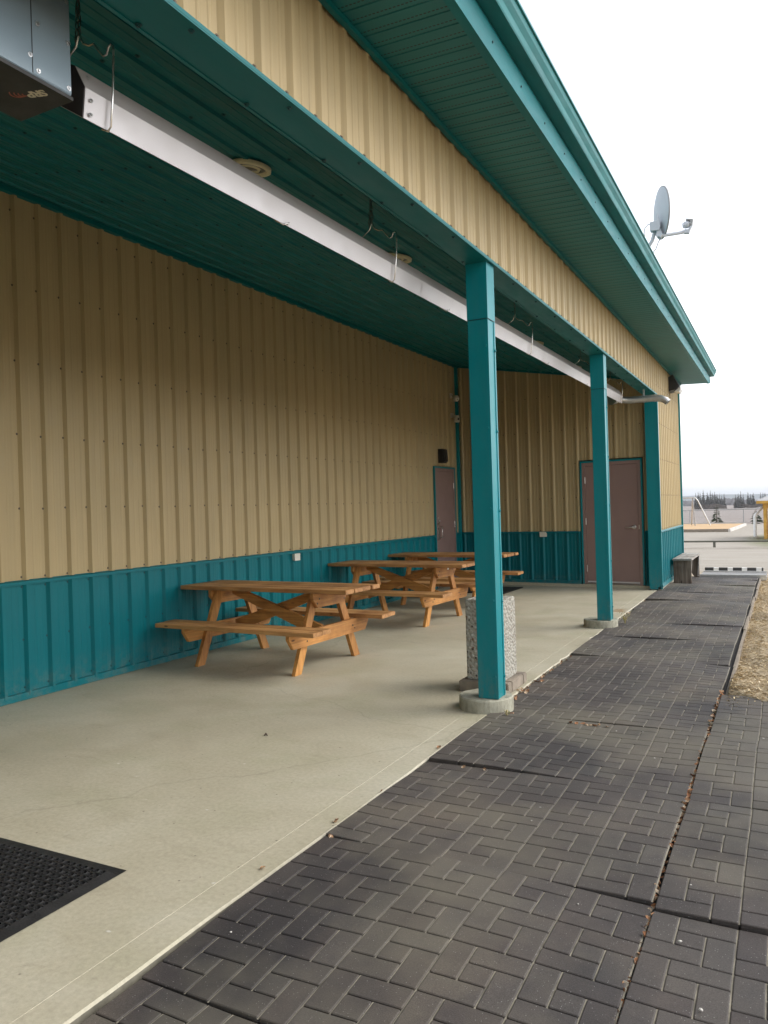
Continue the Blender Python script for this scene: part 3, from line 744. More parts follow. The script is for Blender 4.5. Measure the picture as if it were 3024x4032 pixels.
# eave: soffit, fascia, gutter, roof
EY = 16.28
sf = MB()
z0s, z1s = 3.725, 3.705
ysf = []; y = -3.0
while y < EY - 0.01:
    ysf += [(y, 0), (y + 0.094, 0), (y + 0.098, 0.006), (y + 0.101, 0.006)]; y += 0.105
sf.strip([(XF - 0.02, yy, z0s + d) for yy, d in ysf], [(-1.262, yy, z1s + d) for yy, d in ysf], M['soffit'])
sf.build('soffit', B)
t = MB(); t.box(XF - 0.003, XF + 0.024, -3.0, Y1 + 0.2, 3.694, 3.7225, M['header']); t.build('soffit_channel', B)
fa = MB()
fa.prism([(-1.290, 3.692), (-1.243, 3.690), (-1.225, 3.800), (-1.233, 3.83), (-1.262, 3.83), (-1.262, 3.70), (-1.290, 3.70)], 'y', -3.0, EY, M['fascia'])
fa.prism([(-1.262, 3.70), (-1.225, 3.70), (-1.225, 3.93), (-1.262, 3.93)], 'y', EY + 0.0005, EY + 0.012, M['gutter'])
y = 0.4
while y < EY: screw(fa, (-1.2335, y, 3.75), (1, -0.1, 0), M['screw_teal'], 0.006, 0.005); y += 0.47
fa.build('fascia', B)
gu = MB()
gp = [(-1.228, 3.825), (-1.150, 3.825), (-1.146, 3.832), (-1.140, 3.865), (-1.122, 3.895), (-1.116, 3.925), (-1.106, 3.927), (-1.106, 3.938), (-1.128, 3.938)]
gi = [(-1.128, 3.934), (-1.120, 3.932), (-1.125, 3.898), (-1.144, 3.868), (-1.150, 3.836), (-1.228, 3.836)]
for a, b in ((-3.0, 2.2), (2.203, 8.3), (8.303, EY + 0.05)):
    gu.prism(gp, 'y', a, b, M['gutter'])
gu.prism([(-1.228, 3.825), (-1.150, 3.825), (-1.140, 3.865), (-1.118, 3.9), (-1.118, 3.937), (-1.228, 3.937)], 'y', EY + 0.0505, EY + 0.056, M['gutter'])
gu.build('gutter', B)
rf = MB()
sheet(rf, -3.0, EY, -9.0, -1.15, lambda u, v, h: (v, u, 3.955 + 0.19 * (-1.15 - v) + h), 0.0, M['steel_roof'])
rf.box(-9.0, -1.25, EY - 0.02, EY, 3.72, 3.95, M['steel_roof'])
rf.box(-1.30, -1.14, -3.0, EY, 3.94, 3.952, M['steel_roof'])
rf.build('roof', B)
# rest of the shell so that no light leaks in
t = MB(); t.box(-9.0, XW - 0.03, -4.0, Y1 - 0.03, -0.1, 4.6, M['beige']); t.box(XW - 0.02, -1.99, Y0 - 0.06, 13.3, 4.16, 4.20, M['beige']); t.build('shell', B)

# doors -------------------------------------------------------------
def hinge(mb, P, u, z): 
    c = [P(u, z - 0.055, 0.0), P(u, z + 0.055, 0.0)]
    mb.tube(c, 0.009, M['nickel'], 8)
d = MB()   # first door in the back wall
PB = lambda u, v, h: Vector((XW + h, u, v))
def pbox(mb, P, u0, u1, v0, v1, h0, h1, mat, b=0.0025):
    mb.bbox(0, 1, 0, 1, 0, 1, mat, 0.0001) if False else None
    pts = [P(u0, v0, h0), P(u1, v0, h0), P(u1, v0, h1), P(u0, v0, h1), P(u0, v1, h0), P(u1, v1, h0), P(u1, v1, h1), P(u0, v1, h1)]
    mb.hexa(pts, mat)
def door(P, ua, ub, top, hinge_at, label, kind, z0=0.03):
    d = MB(); pbox(d, P, ua + 0.055, ub - 0.055, z0 + 0.03, top - 0.058, -0.02, 0.012, M['door'])
    s_ = 1 if ub > ua else -1
    ob = d.build('door', B); ob['label'] = label
    f = MB()
    pbox(f, P, ua, ua + 0.05, z0, top, -0.03, 0.022, M['door']); pbox(f, P, ub - 0.05, ub, z0, top, -0.03, 0.022, M['door'])
    pbox(f, P, ua + 0.051, ub - 0.051, top - 0.053, top, -0.03, 0.0215, M['door'])
    pbox(f, P, ua + 0.050, ub - 0.050, z0, top - 0.05, -0.03, -0.012, M['black'])
    f.build('door_frame', ob)
    f = MB()
    pbox(f, P, ua - 0.03, ua - 0.001, z0 + 0.01, top + 0.028, 0.0, 0.03, M['post']); pbox(f, P, ub + 0.001, ub + 0.03, z0 + 0.01, top + 0.028, 0.0, 0.03, M['post'])
    pbox(f, P, ua - 0.001, ub + 0.001, top + 0.002, top + 0.028, 0.0, 0.0295, M['post'])
    f.build('door_trim', ob)
    f = MB(); pbox(f, P, ua + 0.055, ub - 0.055, z0 + 0.032, z0 + 0.058, 0.0125, 0.019, M['alu']); pbox(f, P, ua + 0.05, ub - 0.05, z0 - 0.0, z0 + 0.026, -0.01, 0.035, M['alu_dark'])
    f.build('door_sweep', ob)
    for z in (0.32, 1.12, 1.82):
        h = MB(); hinge(h, lambda u, v, hh: P(u, v, 0.024), hinge_at, z); h.build('hinge', ob)
    return ob
d1 = door(PB, D1a, D1b, D1t, D1b - 0.052, 'mauve brown door in the rear wall with a pull handle', 1, z0=0.02)
h = MB(); pbox(h, PB, D1a + 0.085, D1a + 0.135, 0.86, 1.26, 0.0125, 0.017, M['nickel'])
h.tube([PB(D1a + 0.17, 0.90, 0.013), PB(D1a + 0.17, 0.90, 0.06), PB(D1a + 0.17, 1.09, 0.06), PB(D1a + 0.17, 1.09, 0.013)], 0.008, M['nickel'], 8)
h.lathe([(0.0, 0.03), (0.016, 0.028), (0.018, 0.0)], PB(D1a + 0.11, 1.20, 0.014), M['nickel'], 12, T=lambda p: Vector((p.z, p.x, p.y)))
h.build('door_handle', d1)
PEV = lambda u, v, h: Vector(PE(u, v, h))
d2 = door(PEV, D2a, D2b, D2t, D2b - 0.052, 'mauve brown door in the end wall with a lever handle', 2, z0=0.05)
h = MB()
c0 = PEV(D2a + 0.125, 1.015, 0.013)
def TE(p): return EU * p.x + Vector((0, 0, 1)) * p.y + EN * p.z
h.lathe([(0.0, 0.018), (0.028, 0.017), (0.036, 0.008), (0.037, 0.0)], c0, M['nickel'], 20, T=TE)
h.tube([c0 + EN * 0.01, c0 + EN * 0.055, c0 + EN * 0.06 + EU * 0.03, c0 + EN * 0.058 + EU * 0.11 - Vector((0, 0, 0.005)), c0 + EN * 0.045 + EU * 0.135 - Vector((0, 0, 0.006))], [0.016, 0.014, 0.011, 0.009, 0.006], M['nickel'], 10)
h.build('door_handle', d2)
h = MB(); pbox(h, PEV, D2a + 0.035, D2a + 0.05, 0.98, 1.05, 0.0222, 0.024, M['nickel']); h.build('strike_plate', d2)

# ================================================================== THINGS ON THE WALLS
def tidy(name, mb, o, label, cat, group=None): return solo(mb, name, o, label, cat, group)
t = thing('wall_light', (XW, 12.62, 2.36), 'small black box lamp on the beige wall above the pull handle door', 'lamp')
b_ = MB(); b_.bbox(XW + 0.002, XW + 0.10, 12.52, 12.70, 2.22, 2.47, M['black'], 0.008); b_.build('housing', t)
b_ = MB(); b_.prism([(XW + 0.10, 2.23), (XW + 0.13, 2.25), (XW + 0.115, 2.46), (XW + 0.10, 2.46)], 'y', 12.53, 12.69, M['black']); b_.build('cover', t)
def outlet(P, u, z, label, loc):
    t = thing('outlet_box', loc, label, 'outlet', None)
    a = MB(); pbox(a, P, u - 0.052, u + 0.052, z - 0.038, z + 0.038, 0.0, 0.045, M['white_plastic']); a.build('box', t)
    a = MB(); pbox(a, P, u - 0.058, u + 0.058, z - 0.043, z + 0.043, 0.0455, 0.060, M['white_plastic']); pbox(a, P, u + 0.0585, u + 0.068, z + 0.025, z + 0.038, 0.02, 0.058, M['alu_dark']); a.build('cover', t)
outlet(PB, 7.94, 0.875, 'pale outlet box on the rear teal wainscot behind the nearest picnic table', (XW, 7.94, 0.875))
outlet(PEV, eu(-3.77), 0.905, 'pale outlet box at the top of the end wall wainscot left of the door', tuple(PE(eu(-3.77), 0.905, 0)))
def sensor(z, y, label, kind):
    t = thing('wall_camera', (XW + 0.05, y, z), label, 'camera')
    a = MB(); a.tube([(XW + 0.01, y, z + 0.06), (XW + 0.09, y - 0.03, z + 0.05), (XW + 0.13, y - 0.06, z + 0.02)], 0.016, M['white_plastic'], 8); a.bbox(XW + 0.001, XW + 0.03, y - 0.05, y + 0.05, z + 0.02, z + 0.11, M['white_plastic'], 0.006); a.build('bracket', t)
    a = MB()
    if kind: a.lathe([(0.0, -0.06), (0.03, -0.055), (0.052, -0.03), (0.058, 0.0), (0.05, 0.03), (0.03, 0.055), (0.0, 0.06)], (XW + 0.14, y - 0.07, z), M['white_plastic'], 16)
    else: a.tube([(XW + 0.13, y - 0.05, z + 0.05), (XW + 0.13, y - 0.055, z - 0.07)], [0.04, 0.05], M['white_plastic'], 14)
    a.build('head', t)
    a = MB(); a.lathe([(0.0, 0.0), (0.02, 0.004), (0.024, 0.018)], (XW + 0.185, y - 0.09, z - 0.02), M['black'], 10, T=lambda p: Vector((-p.z, p.x, p.y))); a.build('lens', t)
sensor(3.42, 13.20, 'round white security camera high in the corner of the porch', True)
sensor(3.06, 13.22, 'stubby white security camera below the round one in the porch corner', False)
t = thing('wall_floodlight', (XF, 14.6, 3.45), 'black wedge floodlight with a pale lens on the far facade under the eave', 'lamp')
a = MB(); a.prism([(XF, 3.62), (XF + 0.07, 3.66), (XF + 0.17, 3.46), (XF + 0.13, 3.40), (XF, 3.37)], 'y', 14.45, 14.80, M['black'], 0.006); a.build('housing', t)
a = MB(); a.prism([(XF + 0.15, 3.405), (XF + 0.195, 3.455), (XF + 0.20, 3.40), (XF + 0.17, 3.345), (XF + 0.09, 3.36)], 'y', 14.47, 14.78, M['lens'], 0.004); a.build('lens', t)

# recessed lights in the porch ceiling
def spot(y, label):
    z = ceil_z(-2.89) - 0.018
    t = thing('recessed_light', (-2.89, y, z), label, 'light', 'recessed round lights in the porch ceiling')
    T = lambda p: Matrix.Rotation(math.atan(0.19), 3, 'Y') @ Vector((p.x, p.y, -p.z))
    a = MB(); a.lathe([(0.125, -0.004), (0.125, 0.016), (0.112, 0.024), (0.098, 0.018), (0.092, 0.004)], (-2.89, y, z), M['lamp_ring'], 32, T=T); a.build('trim_ring', t)
    a = MB(); a.lathe([(0.092, 0.004), (0.080, 0.012), (0.066, 0.012), (0.060, 0.002)], (-2.89, y, z), M['lamp_dark'], 32, T=T); a.lathe([(0.060, 0.002), (0.052, 0.020), (0.046, 0.004)], (-2.89, y, z), M['lamp_ring'], 32, T=T); a.build('baffle', t)
    a = MB(); a.lathe([(0.046, 0.002), (0.040, 0.012), (0.0, 0.018)], (-2.89, y, z), M['lamp_dark'], 24, T=T); a.build('lamp', t)
spot(3.90, 'round cream light nearest the camera in the porch ceiling')
spot(5.94, 'round cream light in the porch ceiling behind the second heater hanger')
spot(8.00, 'round cream light in the porch ceiling level with the second picnic table')
spot(10.02, 'round cream light in the porch ceiling between the two teal posts')
spot(12.15, 'round cream light in the porch ceiling nearest the far end wall')

# ================================================================== TUBE HEATER
RY0, RY1 = 1.99, 12.0
HT = thing('tube_heater', (-2.3, 7.0, 3.0), 'long shiny aluminium tube heater hung on chains under the porch ceiling', 'heater')
def rx(y):   # slight set of the run
    k = (y - RY0) / (RY1 - RY0); return Vector((0.075 * k, 0, 0.035 * k))
rp = [(-2.213, 2.886), (-2.198, 2.992), (-2.245, 3.082), (-2.36, 3.135), (-2.445, 3.11), (-2.478, 3.055)]
inn = [(-2.472, 3.055), (-2.440, 3.105), (-2.36, 3.128), (-2.249, 3.076), (-2.204, 2.990), (-2.219, 2.889)]
r = MB()
cuts = [RY0, 4.9, 7.9, 10.6, RY1]
for a, b in zip(cuts, cuts[1:]):
    pa = [Vector((x, a, z)) + rx(a) for x, z in rp + inn]; pb = [Vector((x, b - 0.002, z)) + rx(b) for x, z in rp + inn]
    n = len(pa); r.add(pa + pb, [(i, (i + 1) % n, n + (i + 1) % n, n + i) for i in range(n)], M['alu'])
    if b < RY1: r.add([q + Vector((0.0015, -0.05, 0.0008)) for q in pb[:6]] + [q + Vector((0.0015, 0.05, 0.0008)) for q in pb[:6]], [(i, i + 1, 7 + i, 6 + i) for i in range(5)], M['alu'])
r.build('reflector', HT)
for y0_, d_ in ((RY0 - 0.006, 0), (RY1, 0)):
    c = MB()
    ring = [Vector((x, y0_, z)) + rx(y0_) for x, z in rp]
    r2 = [q + Vector((0, 0.004, 0)) for q in ring]; n = len(ring)
    c.add(ring + r2, [tuple(range(n)), tuple(range(n, 2 * n))] + [(i, (i + 1) % n, n + (i + 1) % n, n + i) for i in range(n)], M['endcap'])
    if y0_ < 3:
     for x, z in ((-2.2135, 2.905), (-2.2085, 2.955), (-2.222, 3.045)): screw(c, (x + 0.009, RY0 + 0.025, z), (1, 0, 0.1), M['screw_zinc'], 0.006, 0.006)
    c.build('end_cap', HT)
tb = MB(); tb.tube([Vector((-2.345, y, 3.03)) + rx(y) for y in (RY0 - 0.05, RY0 + 3, 8, RY1 - 0.1)], 0.050, M['alu_dark'], 16); tb.build('burner_tube', HT)
# small brackets along the lower lip
for y in (3.23, 5.30, 7.95, 9.7):
    cl = MB(); o = Vector((-2.213, y, 2.886)) + rx(y)
    cl.tube([o + Vector((-0.05, 0.0, 0.03)), o + Vector((0.012, -0.02, -0.012)), o + Vector((0.014, 0.03, 0.012))], 0.004, M['wire'], 6)
    cl.tube([o + Vector((0.014, 0.02, 0.0)), o + Vector((-0.03, 0.01, 0.02))], 0.003, M['wire'], 6)
    cl.build('lip_clip', HT)
# wire hangers and chains
for i, y in enumerate((2.10, 4.42, 7.34, 10.0, 11.85)):
    o = rx(y); hx = -2.345
    hb = MB()
    P_ = [(hx, y, 3.30), (hx + 0.01, y, 3.262), (hx + 0.02, y, 3.245), (hx + 0.045, y + 0.004, 3.232), (hx + 0.075, y, 3.228), (hx + 0.10, y - 0.003, 3.195), (hx + 0.125, y, 3.165), (hx + 0.14, y, 3.168), (hx + 0.150, y, 3.192), (hx + 0.165, y, 3.20), (hx + 0.174, y, 3.19), (hx + 0.176, y, 3.165), (hx + 0.166, y, 3.02), (hx + 0.150, y, 2.895), (hx + 0.135, y, 2.882), (hx + 0.105, y, 2.898)]
    hb.tube([Vector(q) + o for q in P_], 0.0042, M['wire'], 7)
    P2 = [(hx, y, 3.30), (hx - 0.02, y, 3.245), (hx - 0.07, y, 3.21), (hx - 0.12, y, 3.18), (hx - 0.125, y, 3.14), (hx - 0.12, y, 3.11)]
    hb.tube([Vector(q) + o for q in P2], 0.0042, M['wire'], 7)
    hb.build('hanger_wire', HT)
    ch = MB(); z = 3.285 + o.z; k = 0; top = ceil_z(hx + o.x)
    while z < top - 0.01:
        vert = k % 2; pts = []
        for a in range(9):
            t_ = 2 * math.pi * a / 8; ox = 0.0075 * math.cos(t_); oz = 0.017 * math.sin(t_)
            pts.append((hx + o.x + (ox if vert else 0) + 0.002 * math.sin(k), y + (0 if vert else ox), z + 0.012 + oz))
        ch.tube(pts, 0.0024, M['chain'], 5, cap=False); z += 0.026; k += 1
    if i < 2:   # loose tail of the chain beside its hook
        z = 3.262 + o.z; k = 0
        for k in range(8):
            pts = []
            for a in range(9):
                t_ = 2 * math.pi * a / 8; ox = 0.0075 * math.cos(t_); oz = 0.017 * math.sin(t_)
                pts.append((hx + o.x - 0.022 + 0.002 * k + (ox if k % 2 else 0), y + 0.006 + (0 if k % 2 else ox), z + 0.012 + oz))
            ch.tube(pts, 0.0024, M['chain'], 5, cap=False); z += 0.026
    ch.build('chain', HT)
# burner box at the near end
bx = MB()
bx.bbox(-2.39, -2.13, 0.95, 1.867, 2.885, 3.34, M['heater'], 0.002)
bx.box(-2.1295, -2.1285, 1.715, 1.865, 2.89, 3.335, M['heater']); 
bx.build('burner_box', HT)
bb = MB(); bb.box(-2.40, -2.132, 0.96, 1.875, 2.872, 2.884, M['heater_dark'])
bb.build('box_base', HT)
for yy, z in ((1.734, 2.905), (1.855, 2.905), (1.735, 3.06), (1.705, 2.945), (1.857, 3.06), (1.855, 3.2)): sc = MB(); screw(sc, (-2.1285 if yy > 1.716 else -2.1298, yy, z), (1, 0, 0), M['screw_zinc'], 0.0065, 0.007); sc.build('screw', HT)
seam = MB(); seam.box(-2.1299, -2.1287, 1.7125, 1.7148, 2.89, 3.335, M['black']); seam.build('panel_seam', HT)
# logo on the underside of the box
tc = bpy.data.curves.new('logo', 'FONT'); tc.body = 'SRP'; tc.size = 0.050; tc.extrude = 0.0006; tc.offset = 0.0012; tc.space_character = 0.84
to = bpy.data.objects.new('tmp', tc); C.objects.link(to)
dg = bpy.context.evaluated_depsgraph_get(); tm = bpy.data.meshes.new_from_object(to.evaluated_get(dg)); bpy.data.objects.remove(to)
Rm = Matrix.Rotation(R(18), 4, 'Z') @ Matrix.Rotation(math.pi, 4, 'Y')
lm = MB(); lm.add([(Matrix.Translation((-2.160, 1.775, 2.8712)) @ Rm) @ v.co for v in tm.vertices], [tuple(p.vertices) for p in tm.polygons], M['cream'])
lg = lm.build('logo_letters', HT)
ar = MB()
for k, rr in enumerate((0.016, 0.026, 0.036, 0.047)):
    a_, b_l = [], []
    for q in range(13):
        t_ = R(95 + 130 * q / 12)
        for L, r_ in ((a_, rr), (b_l, rr + 0.006)): L.append((-2.226 + r_ * math.cos(t_) * 0.9 - 0.002 * k, 1.763 + r_ * math.sin(t_) * 0.35 - 0.012 * k * 0.55 + r_ * -0.55 * math.cos(t_ + 1.2) * 0.4, 2.8712 - 0.0002 * k))
    ar.strip(a_, b_l, M['red'])
ar.build('logo_arcs', HT)
# exhaust pipe
ex = MB(); o = rx(RY1)
pp = [(-2.27, RY1 + 0.0, 3.03), (-2.20, RY1 + 0.13, 3.0), (-2.05, RY1 + 0.19, 2.985), (-1.85, RY1 + 0.19, 2.985), (-1.68, RY1 + 0.19, 2.985), (-1.60, RY1 + 0.19, 2.972), (-1.54, RY1 + 0.19, 2.94), (-1.505, RY1 + 0.19, 2.905)]
ex.tube([Vector(p) for p in pp], [0.05, 0.052, 0.052, 0.052, 0.052, 0.052, 0.051, 0.048], M['galv'], 18, cap=False)
ex.tube([(-1.70, RY1 + 0.19, 2.985), (-1.68, RY1 + 0.19, 2.985)], 0.056, M['galv'], 18); ex.tube([(-2.0, RY1 + 0.19, 2.985), (-1.985, RY1 + 0.19, 2.985)], 0.055, M['galv'], 18)
ex.tube([(-2.285, RY1 + 0.01, 3.01), (-2.23, RY1 + 0.1, 2.99)], [0.10, 0.053], M['galv'], 18)
ex.build('exhaust_pipe', HT)
ex = MB(); ex.box(-1.862, -1.838, RY1 + 0.185, RY1 + 0.195, 2.93, HZ, M['galv']); ex.tube([(-1.862, RY1 + 0.19, 2.985), (-1.838, RY1 + 0.19, 2.985)], 0.057, M['galv'], 18); ex.build('pipe_strap', HT)

# ================================================================== PICNIC TABLES
def board(mb, x0, x1, y0, y1, z0, z1, mat, T=None): mb.bbox(x0, x1, y0, y1, z0, z1, mat, 0.004, T)
def picnic_table(label):
    t = thing('picnic_table', (0, 0, 0), label, 'picnic table', 'wooden picnic tables under the porch', local=True)
    L = 0.975; q = random.Random(3)
    tp = MB(); wdt = 0.140; gap = 0.011
    for k in range(5 if False else 4):
        yc = -0.2265 + k * 0.151; board(tp, -L + q.uniform(-.008, .008), L + q.uniform(-.008, .008), yc - 0.070, yc + 0.070, 0.697, 0.735, M['wood_top'])
    tp.build('tabletop', t)
    for s_ in (-1, 1):
        se = MB()
        for k in range(2):
            yc = s_ * (0.505 + 0.148 * k); board(se, -L + 0.06 + q.uniform(-.02, .012), L - 0.06 + q.uniform(-.02, .02), yc - 0.069, yc + 0.069, 0.382, 0.420, M['wood_top'])
        se.build('seat', t)
    for e_ in (-1, 1):
        xi = e_ * 0.545; a, b = sorted((xi, xi + e_ * 0.038)); c_, d_ = sorted((xi + e_ * 0.039, xi + e_ * 0.077))
        for s_ in (-1, 1):
            lg = MB()
            # slanted leg: top at |y|=.17, foot at |y|=.47
            lg.prism([(s_ * 0.445, 0.0), (s_ * 0.545, 0.0), (s_ * 0.235, 0.695), (s_ * 0.135, 0.695)], 'x', a, b, M['wood_z'], 0.003)
            lg.build('leg', t)
        su = MB(); su.prism([(-0.665, 0.380), (-0.665, 0.335), (-0.60, 0.245), (0.60, 0.245), (0.665, 0.335), (0.665, 0.380)], 'x', c_, d_, M['wood_y'] if 'wood_y' in M else M['wood_x'], 0.003); su.build('seat_support', t)
        su = MB(); su.prism([(-0.285, 0.696), (-0.285, 0.635), (-0.22, 0.560), (0.22, 0.560), (0.285, 0.635), (0.285, 0.696)], 'x', c_, d_, M['wood_y'] if 'wood_y' in M else M['wood_x'], 0.003); su.build('top_support', t)
        br = MB()
        # brace from the seat support up to the centre of the top
        y0_ = -0.055 if e_ > 0 else 0.005
        x_a, x_b = e_ * 0.543, -e_ * 0.42
        pts = [(x_a, 0.245), (x_a, 0.375), (x_b, 0.690), (x_b - e_ * 0.0 - e_ * 0.10, 0.690), (x_b - e_ * 0.10, 0.640)]
        br.prism([(p_[0], p_[1]) for p_ in pts], 'y', y0_, y0_ + 0.038, M['wood_x'], 0.003); br.build('brace', t)
        for s_ in (-1, 1):
            for z, yv in ((0.32, 0.345 + 0.02), (0.29, 0.40), (0.64, 0.19), (0.60, 0.225)): bo = MB(); screw(bo, (d_ if e_ > 0 else c_, s_ * yv, z), (e_, 0, 0), M['screw'], 0.007, 0.006); bo.build('bolt', t)
    return t
M['wood_y'] = wood('cedar_stain_y', *STW, axis=1)
t1 = picnic_table('nearest wooden picnic table, leftmost under the porch and beside the rear outlet box')
t1.location = (-4.38, 6.12, 0.0); t1.rotation_euler.z = R(-2.0)
t2 = copy_tree(t1); t2.location = (-4.42, 8.97, 0); t2.rotation_euler.z = R(-2.5); t2['label'] = 'middle wooden picnic table with a small white sticker, partly behind the nearest table'
t3 = copy_tree(t1); t3.location = (-4.50, 10.75, 0); t3.rotation_euler.z = R(-2.0); t3['label'] = 'farthest wooden picnic table in front of the pull handle door'
st = MB(); st.box(0.6225, 0.6235, 0.03, 0.075, 0.645, 0.672, M['white_paint']); so_ = st.build('sticker', t2)

# ================================================================== BIN
BN = thing('litter_bin', (-2.08, 5.78, 0.085), 'speckled exposed aggregate concrete litter bin behind the nearest teal post', 'bin')
bn = MB(); x0, x1, y0, y1, z0, z1 = -2.235, -1.93, 5.61, 5.93, 0.088, 0.712
bn.bbox(x0, x1, y0, y1, z0, z1 - 0.0, M['aggregate'], 0.010); bn.build('body', BN)
bn = MB(); bn.lathe([(0.10, 0.002), (0.10, 0.006), (0.0, 0.006)], ((x0 + x1) / 2, (y0 + y1) / 2, z1), M['black'], 20, sm=False); bn.build('opening', BN)
tf = thing('timber_base', (-2.08, 5.82, 0.0), 'weathered square frame of short timbers under the speckled bin', 'timber frame')
for a in ((-2.285, -1.885, 5.565, 5.655), (-2.285, -1.885, 5.95, 6.035), (-2.285, -2.20, 5.66, 5.945), (-1.972, -1.885, 5.66, 5.945)):
    q = MB(); q.bbox(*a, 0.002, 0.086 + rng.uniform(-0.002, 0), M['timber_old'], 0.006); q.build('timber', tf)

# ================================================================== MATS
def near_mat():
    mb = MB(); x0, x1, y0, y1 = -3.90, -2.405, 1.30, 2.262; cell = 0.034; bd = 0.048
    nx_ = int((x1 - x0 - 2 * bd) / cell); ny_ = int((y1 - y0 - 2 * bd) / cell)
    ix0 = x1 - bd - nx_ * cell; iy0 = y1 - bd - ny_ * cell; h = 0.012
    for i in range(nx_):
        for j in range(ny_):
            cx = ix0 + (i + 0.5) * cell; cy = iy0 + (j + 0.5) * cell; k = cell / 2; r_ = cell * 0.37
            r_ *= 1.0
            out = [(cx - k, cy - k), (cx, cy - k), (cx + k, cy - k), (cx + k, cy), (cx + k, cy + k), (cx, cy + k), (cx - k, cy + k), (cx - k, cy)]
            inn_ = [(cx + r_ * math.cos(math.pi * (1.25 + 0.25 * q)), cy + r_ * math.sin(math.pi * (1.25 + 0.25 * q))) for q in range(8)]
            vs = [(a, b, h - (0.0035 if (i + j) % 2 else 0)) for a, b in out] + [(a, b, h + 0.001) for a, b in inn_] + [(a, b, 0.003) for a, b in inn_]
            fs = [(q, (q + 1) % 8, 8 + (q + 1) % 8, 8 + q) for q in range(8)] + [(8 + q, 8 + (q + 1) % 8, 16 + (q + 1) % 8, 16 + q) for q in range(8)]
            mb.add(vs, fs, M['rubber'])
    mb.box(ix0, x1 - bd, iy0, y1 - bd, 0.0015, 0.003, M['rubber'])
    for rect, o_ in (((x0, x1, y0, iy0), 'b'), ((x0, x1, y1 - bd, y1), 't'), ((x0, ix0, iy0, y1 - bd), 'l'), ((x1 - bd, x1, iy0, y1 - bd), 'r')):
        a, b, c_, d_ = rect
        hh = lambda x, y: 0.003 if (abs(x - x0) < 1e-6 or abs(x - x1) < 1e-6 or abs(y - y0) < 1e-6 or abs(y - y1) < 1e-6) else h + 0.001
        mb.add([(a, c_, hh(a, c_)), (b, c_, hh(b, c_)), (b, d_, hh(b, d_)), (a, d_, hh(a, d_))], [(0, 1, 2, 3)], M['rubber'])
    return mb
solo(near_mat(), 'rubber_mat', (-3.1, 1.8, 0), 'black rubber mat full of drainage holes at the front left of the patio', 'mat')
q = MB(); q.bbox(-5.15, -4.05, 11.92, 12.92, 0.001, 0.012, M['rubber'], 0.004); solo(q, 'door_mat', (-4.6, 12.4, 0), 'flat dark mat behind the picnic tables in front of the pull handle door', 'mat')

# ================================================================== BENCH
BE = thing('bench', (-1.59, 14.85, -0.02), 'low weathered grey plank bench against the far teal facade', 'bench')
q = MB(); q.bbox(-1.742, -1.43, 14.08, 15.62, 0.392, 0.425, M['grey_top'], 0.004); q.build('seat', BE)
for yy, kk in ((14.14, 0), (15.50, 1)):
    q = MB()
    q.prism([(-1.735, -0.03), (-1.66, -0.03), (-1.592, 0.07 if kk else -0.005), (-1.592, 0.391), (-1.735, 0.391)], 'y', yy, yy + 0.036, M['grey_wood'], 0.002)
    q.prism([(-1.588, 0.391), (-1.588, 0.07 if kk else -0.005), (-1.52, -0.03), (-1.445, -0.03), (-1.445, 0.391)], 'y', yy, yy + 0.036, M['grey_wood'], 0.002)
    q.build('end_board', BE)
q = MB(); q.prism([(14.18, 0.391), (14.18, 0.30), (15.495, 0.30), (15.495, 0.391)], 'x', -1.730, -1.70, M['grey_wood'], 0.002); q.build('apron', BE)
for yy in (14.19, 15.46):
    q = MB(); q.add([(-1.452, yy, 0.39), (-1.435, yy, 0.39), (-1.462, yy - 0.04 * (1 if yy < 15 else -1), 0.0), (-1.479, yy - 0.04 * (1 if yy < 15 else -1), 0.0), (-1.452, yy + 0.035, 0.39), (-1.435, yy + 0.035, 0.39), (-1.462, yy + 0.01, 0.0), (-1.479, yy + 0.01, 0.0)], [(0, 1, 2, 3), (4, 5, 6, 7), (0, 1, 5, 4), (1, 2, 6, 5), (2, 3, 7, 6), (3, 0, 4, 7)], M['grey_top'])
    q.build('brace', BE)

# ================================================================== SATELLITE DISH
SD = thing('satellite_dish', (-1.36, 9.5, 4.0), 'pale grey satellite dish on a bent mast above the teal gutter', 'satellite dish')
n_ = Vector((0.90, 0.42, 0.02)).normalized(); dc = Vector((-1.205, 9.5, 4.79))
upv = (Vector((0.05, 0, 1)) - n_ * n_.dot(Vector((0.05, 0, 1)))).normalized(); sv = upv.cross(n_)
def TD(p): return sv * p.x + upv * (p.y * 1.06) + n_ * p.z
q = MB(); q.lathe([(0.0, 0.0), (0.08, 0.004), (0.16, 0.016), (0.22, 0.032), (0.268, 0.05), (0.276, 0.056), (0.276, 0.048), (0.268, 0.043), (0.22, 0.025), (0.16, 0.009), (0.08, -0.003), (0.0, -0.006)], dc - n_ * 0.03, M['dish'], 40, T=TD)
q.build('reflector', SD)
q = MB(); q.lathe([(0.268, 0.046), (0.280, 0.044), (0.280, 0.060), (0.272, 0.062)], dc - n_ * 0.03, M['dish_rim'], 40, T=TD); q.build('rim', SD)
q = MB(); q.tube([(-1.40, 9.46, 3.99), (-1.39, 9.46, 4.20), (-1.36, 9.46, 4.37), (-1.29, 9.45, 4.47), (-1.262, 9.45, 4.56), (-1.262, 9.45, 4.66)], 0.021, M['dish'], 12); q.box(-1.47, -1.33, 9.38, 9.54, 3.985, 4.02, M['dish']); q.build('mast', SD)
q = MB(); q.bbox(-1.305, -1.215, 9.38, 9.47, 4.565, 4.665, M['dish'], 0.006); q.prism([(-1.30, 4.56), (-1.20, 4.55), (-1.185, 4.60), (-1.20, 4.73), (-1.225, 4.66), (-1.30, 4.66)], 'y', 9.36, 9.375, M['dish'], 0.002)
